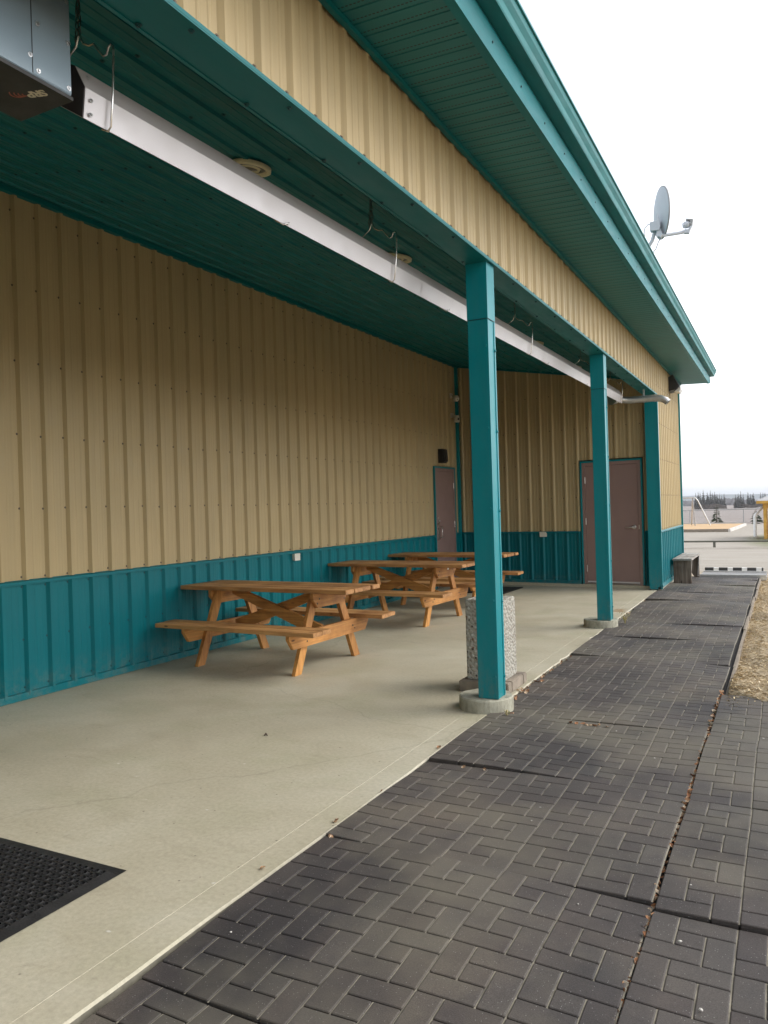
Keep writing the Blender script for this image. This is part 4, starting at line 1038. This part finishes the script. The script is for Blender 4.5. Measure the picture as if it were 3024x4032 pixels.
q.prism([(-1.235, 4.565), (-1.19, 4.565), (-1.165, 4.50), (-1.19, 4.475), (-1.225, 4.49)], 'y', 9.38, 9.46, M['dish'], 0.003); q.build('mount', SD)
q = MB(); q.tube([(-1.20, 9.42, 4.50), (-1.16, 9.44, 4.505), (-0.985, 9.55, 4.535), (-0.93, 9.58, 4.555)], [0.021, 0.021, 0.020, 0.024], M['dish'], 8)
q.prism([(-0.955, 4.525), (-0.90, 4.515), (-0.862, 4.60), (-0.875, 4.60), (-0.905, 4.565), (-0.95, 4.555)], 'y', 9.55, 9.60, M['dish'], 0.002); q.build('feed_arm', SD)
q = MB(); q.prism([(-0.885, 4.60), (-0.862, 4.60), (-0.850, 4.665), (-0.925, 4.685), (-0.929, 4.67), (-0.880, 4.655)], 'y', 9.54, 9.61, M['dish_rim'], 0.002)
q.lathe([(0.0, -0.055), (0.028, -0.055), (0.038, -0.03), (0.041, 0.0), (0.034, 0.02), (0.0, 0.028)], (-0.912, 9.575, 4.622), M['dish'], 14, T=lambda p: Vector((p.z, p.x, p.y)))
q.lathe([(0.0, -0.02), (0.012, -0.02), (0.013, 0.0)], (-0.95, 9.575, 4.632), M['dish_rim'], 12, T=lambda p: Vector((p.z, p.x, p.y))); q.build('feed_horn', SD)
q = MB(); q.tube([(-1.30, 9.45, 4.655), (-1.33, 9.44, 4.665), (-1.37, 9.44, 4.62), (-1.378, 9.44, 4.56), (-1.376, 9.44, 4.50), (-1.37, 9.44, 4.15), (-1.38, 9.5, 3.99)], 0.0045, M['dish_rim'], 6)
q.tube([(-1.377, 9.44, 4.55), (-1.379, 9.44, 4.50)], 0.012, M['lamp_ring'], 8)
q.tube([(-1.18, 9.42, 4.49), (-1.22, 9.42, 4.43), (-1.25, 9.43, 4.36), (-1.31, 9.45, 4.3), (-1.36, 9.46, 4.1)], 0.005, M['chain'], 6); q.build('cable', SD)

# ================================================================== SMALL THINGS ON THE GROUND
def leaf_mesh(seed, size):
    q = random.Random(seed); mb = MB(); n = 5; a = []; b = []; c_ = []
    cu = q.uniform(0.3, 1.3)
    for i in range(n):
        t_ = i / (n - 1) - 0.5; w_ = size * 0.35 * math.cos(t_ * 2.7) + 0.0008; z = size * cu * 0.5 * (t_ * t_) * 2
        a.append((t_ * size, -w_, z + w_ * cu * q.uniform(0.4, 0.9))); c_.append((t_ * size, w_, z + w_ * cu * q.uniform(0.4, 0.9))); b.append((t_ * size, 0, z))
    mb.strip(a, b, M['leaf']); mb.strip(b, c_, M['leaf']); return mb
lr = random.Random(77)
# leaf litter caught in the gaps
li = MB()
def put_leaf(mb, x, y, z, size, tilt=0.9):
    t_ = leaf_mesh(lr.randrange(9999), size)
    rot = Matrix.Rotation(lr.uniform(0, 6.28), 3, 'Z') @ Matrix.Rotation(lr.uniform(-tilt, tilt), 3, 'X') @ Matrix.Rotation(lr.uniform(-tilt, tilt), 3, 'Y')
    mb.add([rot @ Vector(v) + Vector((x, y, z)) for v in t_.v], t_.f, M['leaf'])
y = 1.2
while y < 6.3:
    if lr.random() < 0.9: put_leaf(li, -0.452 + lr.uniform(-0.012, 0.012), y, -0.013, lr.uniform(0.016, 0.036))
    y += lr.uniform(0.008, 0.032)
y = 4.0
while y < 12.8:
    dens = 0.9 if (4.2 < y < 6.7 or 8.0 < y < 9.0) else 0.35
    if lr.random() < dens: put_leaf(li, SLAB_X + 0.012 + lr.uniform(-0.008, 0.012), y, -0.012, lr.uniform(0.015, 0.034))
    y += lr.uniform(0.015, 0.06)
for (x, y, n_l) in ((-1.86, 5.52, 10), (-1.84, 5.75, 14), (-1.73, 5.08, 8), (-1.2, 5.02, 10), (-1.70, 9.05, 5), (-1.83, 6.1, 8)):
    for _ in range(n_l): put_leaf(li, x + lr.uniform(-0.03, 0.05) * (4 if x == -1.2 else 1), y + lr.uniform(-0.05, 0.05) * (0.3 if x == -1.2 else 1), -0.004, lr.uniform(0.018, 0.038))
tag(li.build('leaf_litter', recalc=False), 'orange brown dry leaf bits caught in the gaps beside the dark pavers', 'leaves', kind='stuff')
# single leaves one can pick out
for i, (x, y, s_, lab) in enumerate((
    (-1.868, 3.02, 0.034, 'curled orange dry leaf at the patio edge beside the second paver seam'),
    (-1.90, 2.50, 0.026, 'small brown dry leaf alone on the patio edge left of the front pavers'),
    (-1.80, 2.86, 0.028, 'orange dry leaf lying at the left end of the second paver seam'),
    (-1.852, 3.44, 0.022, 'tiny tan dry leaf on the patio edge above the second paver seam'),
    (-1.862, 4.20, 0.034, 'largest orange dry leaf on the patio edge short of the nearest post'),
    (-1.60, 3.93, 0.024, 'tan dry leaf on the third paver seam nearest the patio'),
    (-1.48, 3.94, 0.022, 'tan dry leaf on the third paver seam right of its neighbour leaf'),
    (-1.25, 2.845, 0.018, 'tiny orange dry leaf in the middle of the second paver seam'))):
    mb = leaf_mesh(i + 5, s_); t_ = leaf_mesh(i + 50, s_ * 0.7); ro = Matrix.Rotation(1.2 + i, 3, 'Z') @ Matrix.Rotation(0.8, 3, 'X')
    mb.add([ro @ Vector(v) + Vector((s_ * 0.2, s_ * 0.15, 0.003)) for v in t_.v], t_.f, M['leaf'])
    ob = mb.build('dry_leaf', recalc=False); ob.location = (x, y, 0.004); ob.rotation_euler = (lr.uniform(-.6, .6), lr.uniform(-.6, .6), lr.uniform(0, 6))
    tag(ob, lab, 'leaf', 'loose dry leaves on the pavers')
q = MB()
for k in range(3):
    a = 2.1 * k; q.tube([(-3.0 + 0.012 * math.cos(a), 4.02 + 0.012 * math.sin(a), 0.002), (-3.0, 4.02, 0.014), (-3.0 - 0.014 * math.cos(a + 0.7), 4.02 - 0.012 * math.sin(a + 0.7), 0.004)], [0.003, 0.006, 0.003], M['bark'], 6)
solo(q, 'dark_debris', (-3.0, 4.02, 0), 'tiny dark crumpled scrap lying alone on the open concrete patio', 'debris')
# pebbles scattered on the pavers
for i in range(20):
    if i < 14: x = lr.uniform(-1.8, -0.5); y = 1.9 + 8 * lr.random() ** 1.6
    else: x = lr.uniform(-0.4, 0.3); y = lr.uniform(2.2, 5.6)
    s_ = lr.uniform(0.003, 0.0065); mb = MB(); bm = bmesh.new(); bmesh.ops.create_icosphere(bm, subdivisions=1, radius=s_)
    bm.verts.index_update()
    vs = [(v.co.x * lr.uniform(0.8, 1.5), v.co.y * lr.uniform(0.8, 1.3), v.co.z * 0.6) for v in bm.verts]; mb.add(vs, [[v.index for v in f.verts] for f in bm.faces], M['pebble']); bm.free()
    ob = mb.build('pebble'); ob.location = (x, y, 0.004 if y < 5 else -0.004)
    tag(ob, 'tiny pale pebble scattered on the dark pavers', 'pebble', 'pale pebbles on the pavers')
# weed beside the second footing
def tuft(name, x, y, n, hgt, label):
    mb = MB()
    for k in range(n):
        a = lr.uniform(0, 6.28); l_ = hgt * lr.uniform(0.5, 1); sp_ = lr.uniform(0.1, 0.5); pts = []
        for i in range(4):
            t_ = i / 3; pts.append((x + math.cos(a) * l_ * sp_ * t_ * t_ + lr.uniform(-.004, .004), y + math.sin(a) * l_ * sp_ * t_ * t_, -0.01 + l_ * t_ * (1 - 0.15 * t_)))
        mb.tube(pts, [0.002, 0.0017, 0.0013, 0.0007], M['weed'], 4, sm=False)
        if lr.random() < 0.5:
            p_ = Vector(pts[-1]); mb.tube([p_, p_ + Vector((0.003, 0.0, 0.012)), p_ + Vector((0.004, 0.0, 0.022))], [0.001, 0.004, 0.0008], M['weed'], 4, sm=False)
    solo(mb, name, (x, y, 0), label, 'weed')
tuft('weed', -1.70, 9.33, 30, 0.17, 'dry straw coloured weed growing beside the second round footing')
tuft('weed', -1.715, 5.02, 14, 0.04, 'small green brown weed at the edge of the nearest round footing')
# straw and wood chips right of the path
def edge_y(x): return 6.30 - 1.25 * (x + 0.44) if x < -0.15 else 5.94 - 0.05 * (x + 0.15)
def mound(x, y):
    d = y - edge_y(x) - 0.03 * noise.noise(Vector((x * 9, y * 9, 1)))
    base = gz(x, y) + 0.05 * noise.noise(Vector((x * 1.3, y * 0.9, 0))) + 0.008
    if d < 0: return None
    rise = min(1, d / 0.10); fall = max(0, 1 - d / 1.3)
    return max(base, -0.028 + 0.042 * rise * min(1, fall * 1.6) - 0.06 * (1 - fall))
mo = MB()
xs_ = [-0.405 + 0.03 * i for i in range(75)]; ds_ = [-0.004, 0.03, 0.06, 0.1, 0.16, 0.25, 0.4, 0.6, 0.85, 1.1, 1.4]
gv = []
for d in ds_:
    for x in xs_:
        yy = edge_y(x) + d + 0.03 * noise.noise(Vector((x * 9, d * 3, 1))); gv.append((x, yy, (mound(x, yy + 0.02) or -0.03) if d > 0 else -0.03))
n_x = len(xs_)
mo.add(gv, [(j * n_x + i, j * n_x + i + 1, (j + 1) * n_x + i + 1, (j + 1) * n_x + i) for j in range(len(ds_) - 1) for i in range(n_x - 1)], M['ground'])
tag(mo.build('straw_bank'), kind='structure')
cm = MB(); cr_ = random.Random(9)
for i in range(15000):
    y = 5.80 + 10.5 * cr_.random() ** 1.7; x = -0.40 + cr_.random() ** 1.5 * 1.7
    l_ = cr_.uniform(0.006, 0.024); w_ = cr_.uniform(0.0015, 0.005); a = cr_.gauss(0.3, 0.9); zm = mound(x, y)
    if zm is None:
        if cr_.random() < 0.9: continue
        zm = -0.006
    z = zm + 0.006
    ca, sa = math.cos(a), math.sin(a); dz = cr_.uniform(-0.006, 0.006)
    cm.add([(x - ca * l_ - sa * w_, y - sa * l_ + ca * w_, z - dz), (x + ca * l_ - sa * w_, y + sa * l_ + ca * w_, z + dz), (x + ca * l_ + sa * w_, y + sa * l_ - ca * w_, z + dz + 0.003), (x - ca * l_ + sa * w_, y - sa * l_ - ca * w_, z - dz + 0.003)], [(0, 1, 2, 3)], M['chips'])
tag(cm.build('straw_litter', recalc=False), 'pale dry straw and wood chips covering the ground right of the path', 'straw', kind='stuff')

# ================================================================== FAR GROUND THINGS
WS = thing('parking_curb', (-0.9, 16.95, -0.12), 'low black and white striped parking curb beyond the end of the path', 'curb')
x = -1.47; kk = 0; q1 = MB(); q2 = MB()
while x < -0.42:
    wseg = 0.165 if kk % 2 == 0 else 0.095
    poly = [(16.88, -0.13), (16.91, 0.045), (16.98, 0.045), (17.01, -0.13)]
    (q1 if kk % 2 == 0 else q2).prism(poly, 'x', x, min(x + wseg - 0.0005, -0.40), M['black_paint'] if kk % 2 == 0 else M['white_paint'])
    x += wseg; kk += 1
q1.build('body', WS); q2.build('white_stripes', WS)
PR = thing('pipe_rail', (-3.1, 41.0, -1.0), 'low dark horizontal pipe rail across the gravel lot', 'rail')
q = MB(); q.tube([(-14, 41, -0.665), (9, 41, -0.645)], 0.042, M['pipe_green'], 10); q.build('rail', PR)
for x in (-13.3, -9.9, -6.5, -3.1, 0.9, 4.9):
    q = MB(); q.tube([(x, 41, -1.05), (x, 41, -0.70)], 0.062, M['pipe_green'], 10); q.build('post', PR)
q = MB()
vsx = []
for i in range(60):
    x = -14 + i * 0.4; vsx.append((x, 40.6 + 0.15 * noise.noise(Vector((x * .5, 0, 0))), -0.93 + 0.03 * noise.noise(Vector((x, 3, 0)))))
q.strip([(v[0], v[1] - 0.25, -1.02) for v in vsx], vsx, M['ground']); q.strip(vsx, [(v[0], v[1] + 0.5, -1.02) for v in vsx], M['ground'])
tag(q.build('gravel_bank'), kind='structure')
# sandbox
SB = thing('sandbox', (-8.0, 68.0, -1.0), 'large sandbox framed by pale bleached timbers under the swing set', 'sandbox')
q = MB(); q.add([(-20, 61.9, -0.80), (-3.7, 61.5, -0.80), (-3.15, 74.5, -0.80), (-20, 77, -0.80)], [(0, 1, 2, 3)], M['play_sand']); q.build('sand', SB)
q = MB(); q.hexa([(-20, 61.6, -1.05), (-3.6, 61.2, -1.05), (-3.6, 61.5, -1.05), (-20, 61.9, -1.05), (-20, 61.6, -0.78), (-3.6, 61.2, -0.78), (-3.6, 61.5, -0.78), (-20, 61.9, -0.78)], M['timber_old']); q.build('front_timber', SB)
q = MB(); q.hexa([(-3.68, 61.2, -1.0), (-3.52, 61.2, -1.0), (-3.0, 74.6, -1.0), (-3.18, 74.6, -1.0), (-3.68, 61.2, -0.79), (-3.52, 61.2, -0.79), (-3.0, 74.6, -0.79), (-3.18, 74.6, -0.79)], M['log']); q.build('side_timber', SB)
q = MB(); q.hexa([(-20, 77.0, -1.0), (-3.1, 74.6, -1.0), (-3.1, 74.9, -1.0), (-20, 77.3, -1.0), (-20, 77.0, -0.72), (-3.1, 74.6, -0.72), (-3.1, 74.9, -0.72), (-20, 77.3, -0.72)], M['log']); q.build('rear_timber', SB)
# swing set
SW = thing('swing_set', (-7.0, 70.5, -0.8), 'grey pipe swing set frame standing in the sandbox', 'swing set')
top = Vector((-6.95, 70.5, 1.60))
q = MB(); q.tube([(-18, 73.5, 1.60), top, top + Vector((0.12, 0, 0.0))], 0.055, M['galv'], 8); q.build('top_bar', SW)
for p_, c_ in (((-6.76, 70.1, -0.85), 'timber'), ((-5.62, 70.9, -0.85), 'g'), ((-7.25, 72.2, -0.85), 'g')):
    q = MB()
    if p_[0] > -6: pts = [top, top + Vector((0.22, 0, -0.02)), top + Vector((0.42, 0.05, -0.3)), Vector(p_)]
    else: pts = [top, Vector(p_)]
    q.tube(pts, 0.05, M['alu_dark'] if c_ == 'timber' else M['galv'], 8); q.build('leg', SW)
for p_ in ((-17.6, 72.0, -0.85), (-18.6, 75.0, -0.85)):
    q = MB(); q.tube([(-18, 73.5, 1.6), p_], 0.05, M['galv'], 8); q.build('leg', SW)
# chain link fence
FM = simple('fence_wire', (0.34, 0.33, 0.32), 0.5)
FN = thing('chain_link_fence', (-5.0, 82.0, -1.0), 'long low chain link fence between the playground and the field', 'fence')
q = MB(); q.tube([(-40, 82, 0.335), (25, 82, 0.372)], 0.05, FM, 6); q.tube([(-40, 82, -0.92), (25, 82, -0.9)], 0.018, FM, 5); q.build('rail', FN)
x = -8.37 - 4.84 * 6
while x < 25:
    q = MB(); q.tube([(x, 82, -1.0), (x, 82, 0.39)], 0.05, FM, 6); q.build('post', FN); x += 4.84
q = MB(); x = -30.0
while x < 12:
    for sg in (1, -1):
        q.add([(x, 82.02, -0.95), (x + 0.010, 82.02, -0.95), (x + 0.010 + sg * 1.28, 82.02, 0.33), (x + sg * 1.28, 82.02, 0.33)], [(0, 1, 2, 3)], FM)
    x += 0.22
q.build('mesh', FN)
# hooped pole beside the pavilion
q_ = thing('bent_pole', (-1.58, 50.7, -1.0), 'white bent pole standing left of the yellow pavilion', 'pole')
q = MB(); q.tube([(-1.58, 50.7, -1.0), (-1.58, 50.7, 0.30), (-1.54, 50.75, 0.42), (-1.40, 51.0, 0.56), (-1.08, 52.0, 0.93), (-0.7, 53.0, 1.3)], [0.095, 0.09, 0.085, 0.07, 0.06, 0.06], M['white_paint'], 12); q.build('shaft', q_)
q = MB(); q.lathe([(0.0, 0.12), (0.16, 0.12), (0.24, 0.03), (0.26, -0.05)], (-1.58, 50.7, -1.0), M['footing'], 14); q.build('base', q_)
# pavilion
GZ = thing('wooden_pavilion', (1.2, 51.5, -1.0), 'yellow stained wooden pavilion with a pale roof at the right edge', 'pavilion')
gx0, gx1, gy0, gy1 = -1.02, 2.9, 49.9, 53.6
for (x, y) in ((gx0, gy0), (gx1, gy0), (gx0, gy1), (gx1, gy1)):
    q = MB(); q.bbox(x - 0.08, x + 0.08, y - 0.08, y + 0.08, -1.0, 1.02, M['yellow_wood'], 0.01); q.build('post', GZ)
q = MB()
for (a, b) in (((gx0, gy0), (gx1, gy0)), ((gx0, gy1), (gx1, gy1))):
    q.box(a[0] - 0.1, b[0] + 0.1, a[1] - 0.05, a[1] + 0.05, 0.88, 1.10, M['yellow_wood'])
for x in (gx0, gx1): q.box(x - 0.05, x + 0.05, gy0 + 0.06, gy1 - 0.06, 0.88, 1.10, M['yellow_wood'])
q.box(gx0 - 0.42, gx1 + 0.42, gy0 - 0.45, gy0 - 0.40, 1.08, 1.24, M['yellow_wood']); q.box(gx0 - 0.42, gx0 - 0.37, gy0 - 0.40, gy1 + 0.40, 1.08, 1.24, M['yellow_wood'])
q.box(gx0 - 0.36, gx1 + 0.4, gy0 - 0.39, gy1 + 0.4, 1.105, 1.12, M['yellow_wood'])
q.build('beam', GZ)
q = MB(); q.prism([(gx0 + 0.081, 0.88), (gx0 + 0.35, 0.88), (gx0 + 0.16, 0.80), (gx0 + 0.081, 0.6)], 'y', gy0 - 0.04, gy0 + 0.04, M['yellow_wood']); q.build('brace', GZ)
q = MB(); q.box(gx0 + 0.081, gx1 - 0.081, gy0 - 0.03, gy0 + 0.03, -0.07, -0.02, M['yellow_wood']); q.box(gx0 + 0.081, gx1 - 0.081, gy0 - 0.03, gy0 + 0.03, -0.92, -0.86, M['yellow_wood'])
q.box(gx0 - 0.03, gx0 + 0.03, gy0 + 0.081, gy1 - 0.081, -0.07, -0.02, M['yellow_wood']); q.box(gx0 - 0.03, gx0 + 0.03, gy0 + 0.081, gy1 - 0.081, -0.92, -0.86, M['yellow_wood'])
x = gx0 + 0.2
while x < gx1 - 0.1: q.box(x, x + 0.04, gy0 - 0.02, gy0 + 0.02, -0.859, -0.071, M['yellow_wood']); x += 0.13
y = gy0 + 0.2
while y < gy1 - 0.1: q.box(gx0 - 0.02, gx0 + 0.02, y, y + 0.04, -0.859, -0.071, M['yellow_wood']); y += 0.13
q.build('railing', GZ)
q = MB(); cx, cy = (gx0 + gx1) / 2, (gy0 + gy1) / 2; steps = 9
for i in range(steps):
    k0 = 1 - i / steps; k1 = 1 - (i + 1) / steps; z0 = 1.245 + 1.0 * i / steps; hx, hy = (gx1 - gx0) / 2 + 0.45, (gy1 - gy0) / 2 + 0.45; z1 = 1.245 + 1.0 * (i + 1) / steps
    q.hexa([(cx - hx * k0, cy - hy * k0, z0), (cx + hx * k0, cy - hy * k0, z0), (cx + hx * k0, cy + hy * k0, z0), (cx - hx * k0, cy + hy * k0, z0),
            (cx - hx * k1 - 0.02, cy - hy * k1 - 0.02, z1 + 0.02), (cx + hx * k1 + 0.02, cy - hy * k1 - 0.02, z1 + 0.02), (cx + hx * k1 + 0.02, cy + hy * k1 + 0.02, z1 + 0.02), (cx - hx * k1 - 0.02, cy + hy * k1 + 0.02, z1 + 0.02)], M['shingle'])
q.build('roof', GZ)

# trees -------------------------------------------------------------
def conifer(h, r, seed, levels, mat, dens=1.0, ragged=0.35, thin=1.0):
    q = random.Random(seed); mb = MB()
    for l in range(levels):
        t_ = (l + q.uniform(-0.3, 0.3)) / levels; z = h * (0.08 + 0.92 * t_); rr = r * (1 - t_) ** 0.8 + 0.05 * r
        n = max(4, int((5 + 9 * (1 - t_)) * dens))
        for k in range(n):
            a = q.uniform(0, 6.283); ln = rr * q.uniform(1 - ragged * 1.6, 1 + ragged * 0.5); dz = -ln * q.uniform(0.05, 0.45) + (0.2 * ln if t_ > 0.8 else 0); wd = ln * q.uniform(0.14, 0.26) * thin
            ca, sa = math.cos(a), math.sin(a); p0 = Vector((0, 0, z)); p1 = Vector((ca * ln, sa * ln, z + dz)); mid = p0.lerp(p1, 0.55) + Vector((0, 0, 0.06 * ln))
            s2 = Vector((-sa, ca, 0)) * wd
            mb.add([p0, mid + s2, p1, mid - s2], [(0, 1, 2, 3)], mat)
            mb.add([p0 + Vector((0, 0, -0.02 * h)), mid + Vector((0, 0, wd)), p1, mid - Vector((0, 0, wd * 1.3))], [(0, 1, 2, 3)], mat)
    return mb
def tree(name, loc, h, r, seed, levels, mat, label, cat, group, dens=1.0, thin=0.42):
    t = thing(name, loc, label, cat, group, local=True)
    cr = conifer(h, r, seed, levels, mat, dens, 0.3, thin).build('crown', t, recalc=False)
    tk = MB(); tk.tube([(0, 0, -0.1), (0, 0, h * 0.5), (0, 0, h * 0.95)], [r * 0.09, r * 0.05, r * 0.01], M['bark'], 6); tk.build('trunk', t)
    return t
tree('spruce_tree', (-5.70, 78.9, -1.0), 2.12, 0.60, 5, 15, M['needles_near'], 'small young spruce standing behind the sandbox before the chain link fence', 'spruce tree', None, 0.8)
tree('spruce_tree', (-2.36, 79.7, -1.0), 1.50, 0.66, 8, 13, M['needles_near'], 'small young spruce partly behind the white bent pole', 'spruce tree', None, 0.8)
lay = [(-39.1, 411.5, 7.5), (-37.9, 412.1, 7.8), (-37.1, 412.5, 7.9), (-35.7, 413.2, 8.7), (-33.9, 414.2, 7.5), (-32.6, 414.9, 8.3), (-31.7, 415.3, 7.3), (-30.7, 415.8, 7.7), (-29.7, 416.4, 6.7), (-28.5, 417.0, 7.0), (-27.6, 417.5, 6.5), (-26.5, 418.1, 6.8),
       (-21.4, 420.7, 6.3), (-20.3, 421.3, 6.6), (-19.2, 421.9, 7.8), (-18.1, 422.4, 6.7), (-16.0, 423.5, 7.2), (-14.9, 424.1, 6.2), (-13.7, 424.7, 6.8), (-10.4, 426.4, 6.9), (-9.4, 426.9, 6.8), (-8.5, 427.4, 6.7)]
lay.sort()
left = [p for p in lay if p[0] < -25]; mid = [p for p in lay if -25 < p[0] < -12]; rgt = [p for p in lay if p[0] > -12]
ordn = ['first', 'second', 'third', 'fourth', 'fifth', 'sixth', 'seventh', 'eighth', 'ninth', 'tenth', 'eleventh', 'twelfth']
protos = []
for i in range(5):
    protos.append((conifer(7.5, [1.0, 1.35, 0.85, 1.2, 1.5][i], 40 + i, 34, M['needles'], 1.1, 0.5)))
pm = []
for i, (x, y, h_) in enumerate(left + mid + rgt):
    if x < -25: lab = '%s grey green conifer from the left in the left far clump' % ordn[i]
    elif x < -12: lab = '%s grey green conifer from the left in the middle far clump' % ordn[i - len(left)]
    else: lab = '%s grey green conifer from the left in the far clump by the pavilion' % ordn[i - len(left) - len(mid)]
    if i < 5:
        t = thing('conifer_tree', (x, y, -3.6), lab, 'conifer tree', 'conifers standing in the far tree row', local=True)
        protos[i].build('crown', t, recalc=False)
        tk = MB(); tk.tube([(0, 0, -0.1), (0, 0, 7.2)], [0.11, 0.02], M['bark'], 5); tk.build('trunk', t); pm.append(t)
    else:
        t = copy_tree(pm[(i * 3) % 5]); t.location = (x, y, -3.6); t['label'] = lab
    t.scale = (h_ / 7.5 * 1.05, h_ / 7.5 * 1.05, h_ / 7.5 * 1.15); t.rotation_euler.z = i * 1.7
def scrub(name, x0, x1, y, z, h, n, size, mat, label, dep=4.0, vary=0.5):
    q = random.Random(len(label)); mb = MB()
    for i in range(n):
        x = q.uniform(x0, x1); hh = h * (1 - vary + vary * (0.5 + noise.noise(Vector((x / (size * 9), 2, y))))) * q.random() ** 0.5; yy = y + q.uniform(-dep, dep) + (x - x0) * 0.0
        a = q.uniform(-0.6, 0.6); s_ = size * q.uniform(0.5, 1.3)
        mb.add([(x - s_ * 0.5, yy, z + hh - s_ * 0.4), (x + s_ * 0.5, yy + s_ * 0.3, z + hh - s_ * 0.3), (x + s_ * 0.2 * a, yy, z + hh + s_ * 0.5)], [(0, 1, 2)], mat)
    return tag(mb.build(name, recalc=False), label, 'scrub', kind='stuff')
scrub('undergrowth', -40.5, -25.5, 414, -3.7, 3.0, 2600, 0.45, M['scrub'], 'brown bare undergrowth at the foot of the left far conifers')
scrub('undergrowth', -22.5, -7, 424, -3.7, 2.6, 2200, 0.45, M['scrub'], 'brown bare undergrowth at the foot of the right far conifers')
scrub('far_wood', -330, 40, 640, -5.0, 5.4, 9000, 3.0, M['farwood'], 'grey leafless far wood forming a low band along the horizon', dep=25, vary=0.35)
# distant hills
hl = MB(); a = []; b = []
for i in range(80):
    x = -2600 + i * 50; z = 14 + 12 * noise.noise(Vector((x * 0.0016, 1, 0))) + 5 * noise.noise(Vector((x * 0.008, 5, 0)))
    a.append((x, 2600, -8)); b.append((x, 2750, z))
hl.strip(a, b, M['hills']); hl.strip(b, [(p[0], 3300, -8) for p in b], M['hills'])
tag(hl.build('hills'), kind='structure')

# thin air between the camera and the far hills
hm = bpy.data.materials.new('haze'); hm.use_nodes = True; hn = hm.node_tree; hn.nodes.clear()
vp = hn.nodes.new('ShaderNodeVolumePrincipled'); vp.inputs['Color'].default_value = (0.86, 0.91, 1.0, 1); vp.inputs['Density'].default_value = 0.00019; vp.inputs['Anisotropy'].default_value = 0.2
ho = hn.nodes.new('ShaderNodeOutputMaterial'); hn.links.new(vp.outputs[0], ho.inputs['Volume'])
hb = MB(); hb.box(-5200, 5200, -70, 7100, -10.5, 60, hm); tag(hb.build('haze'), kind='stuff')
for o in bpy.data.objects:
    if '_o' in o: del o['_o']
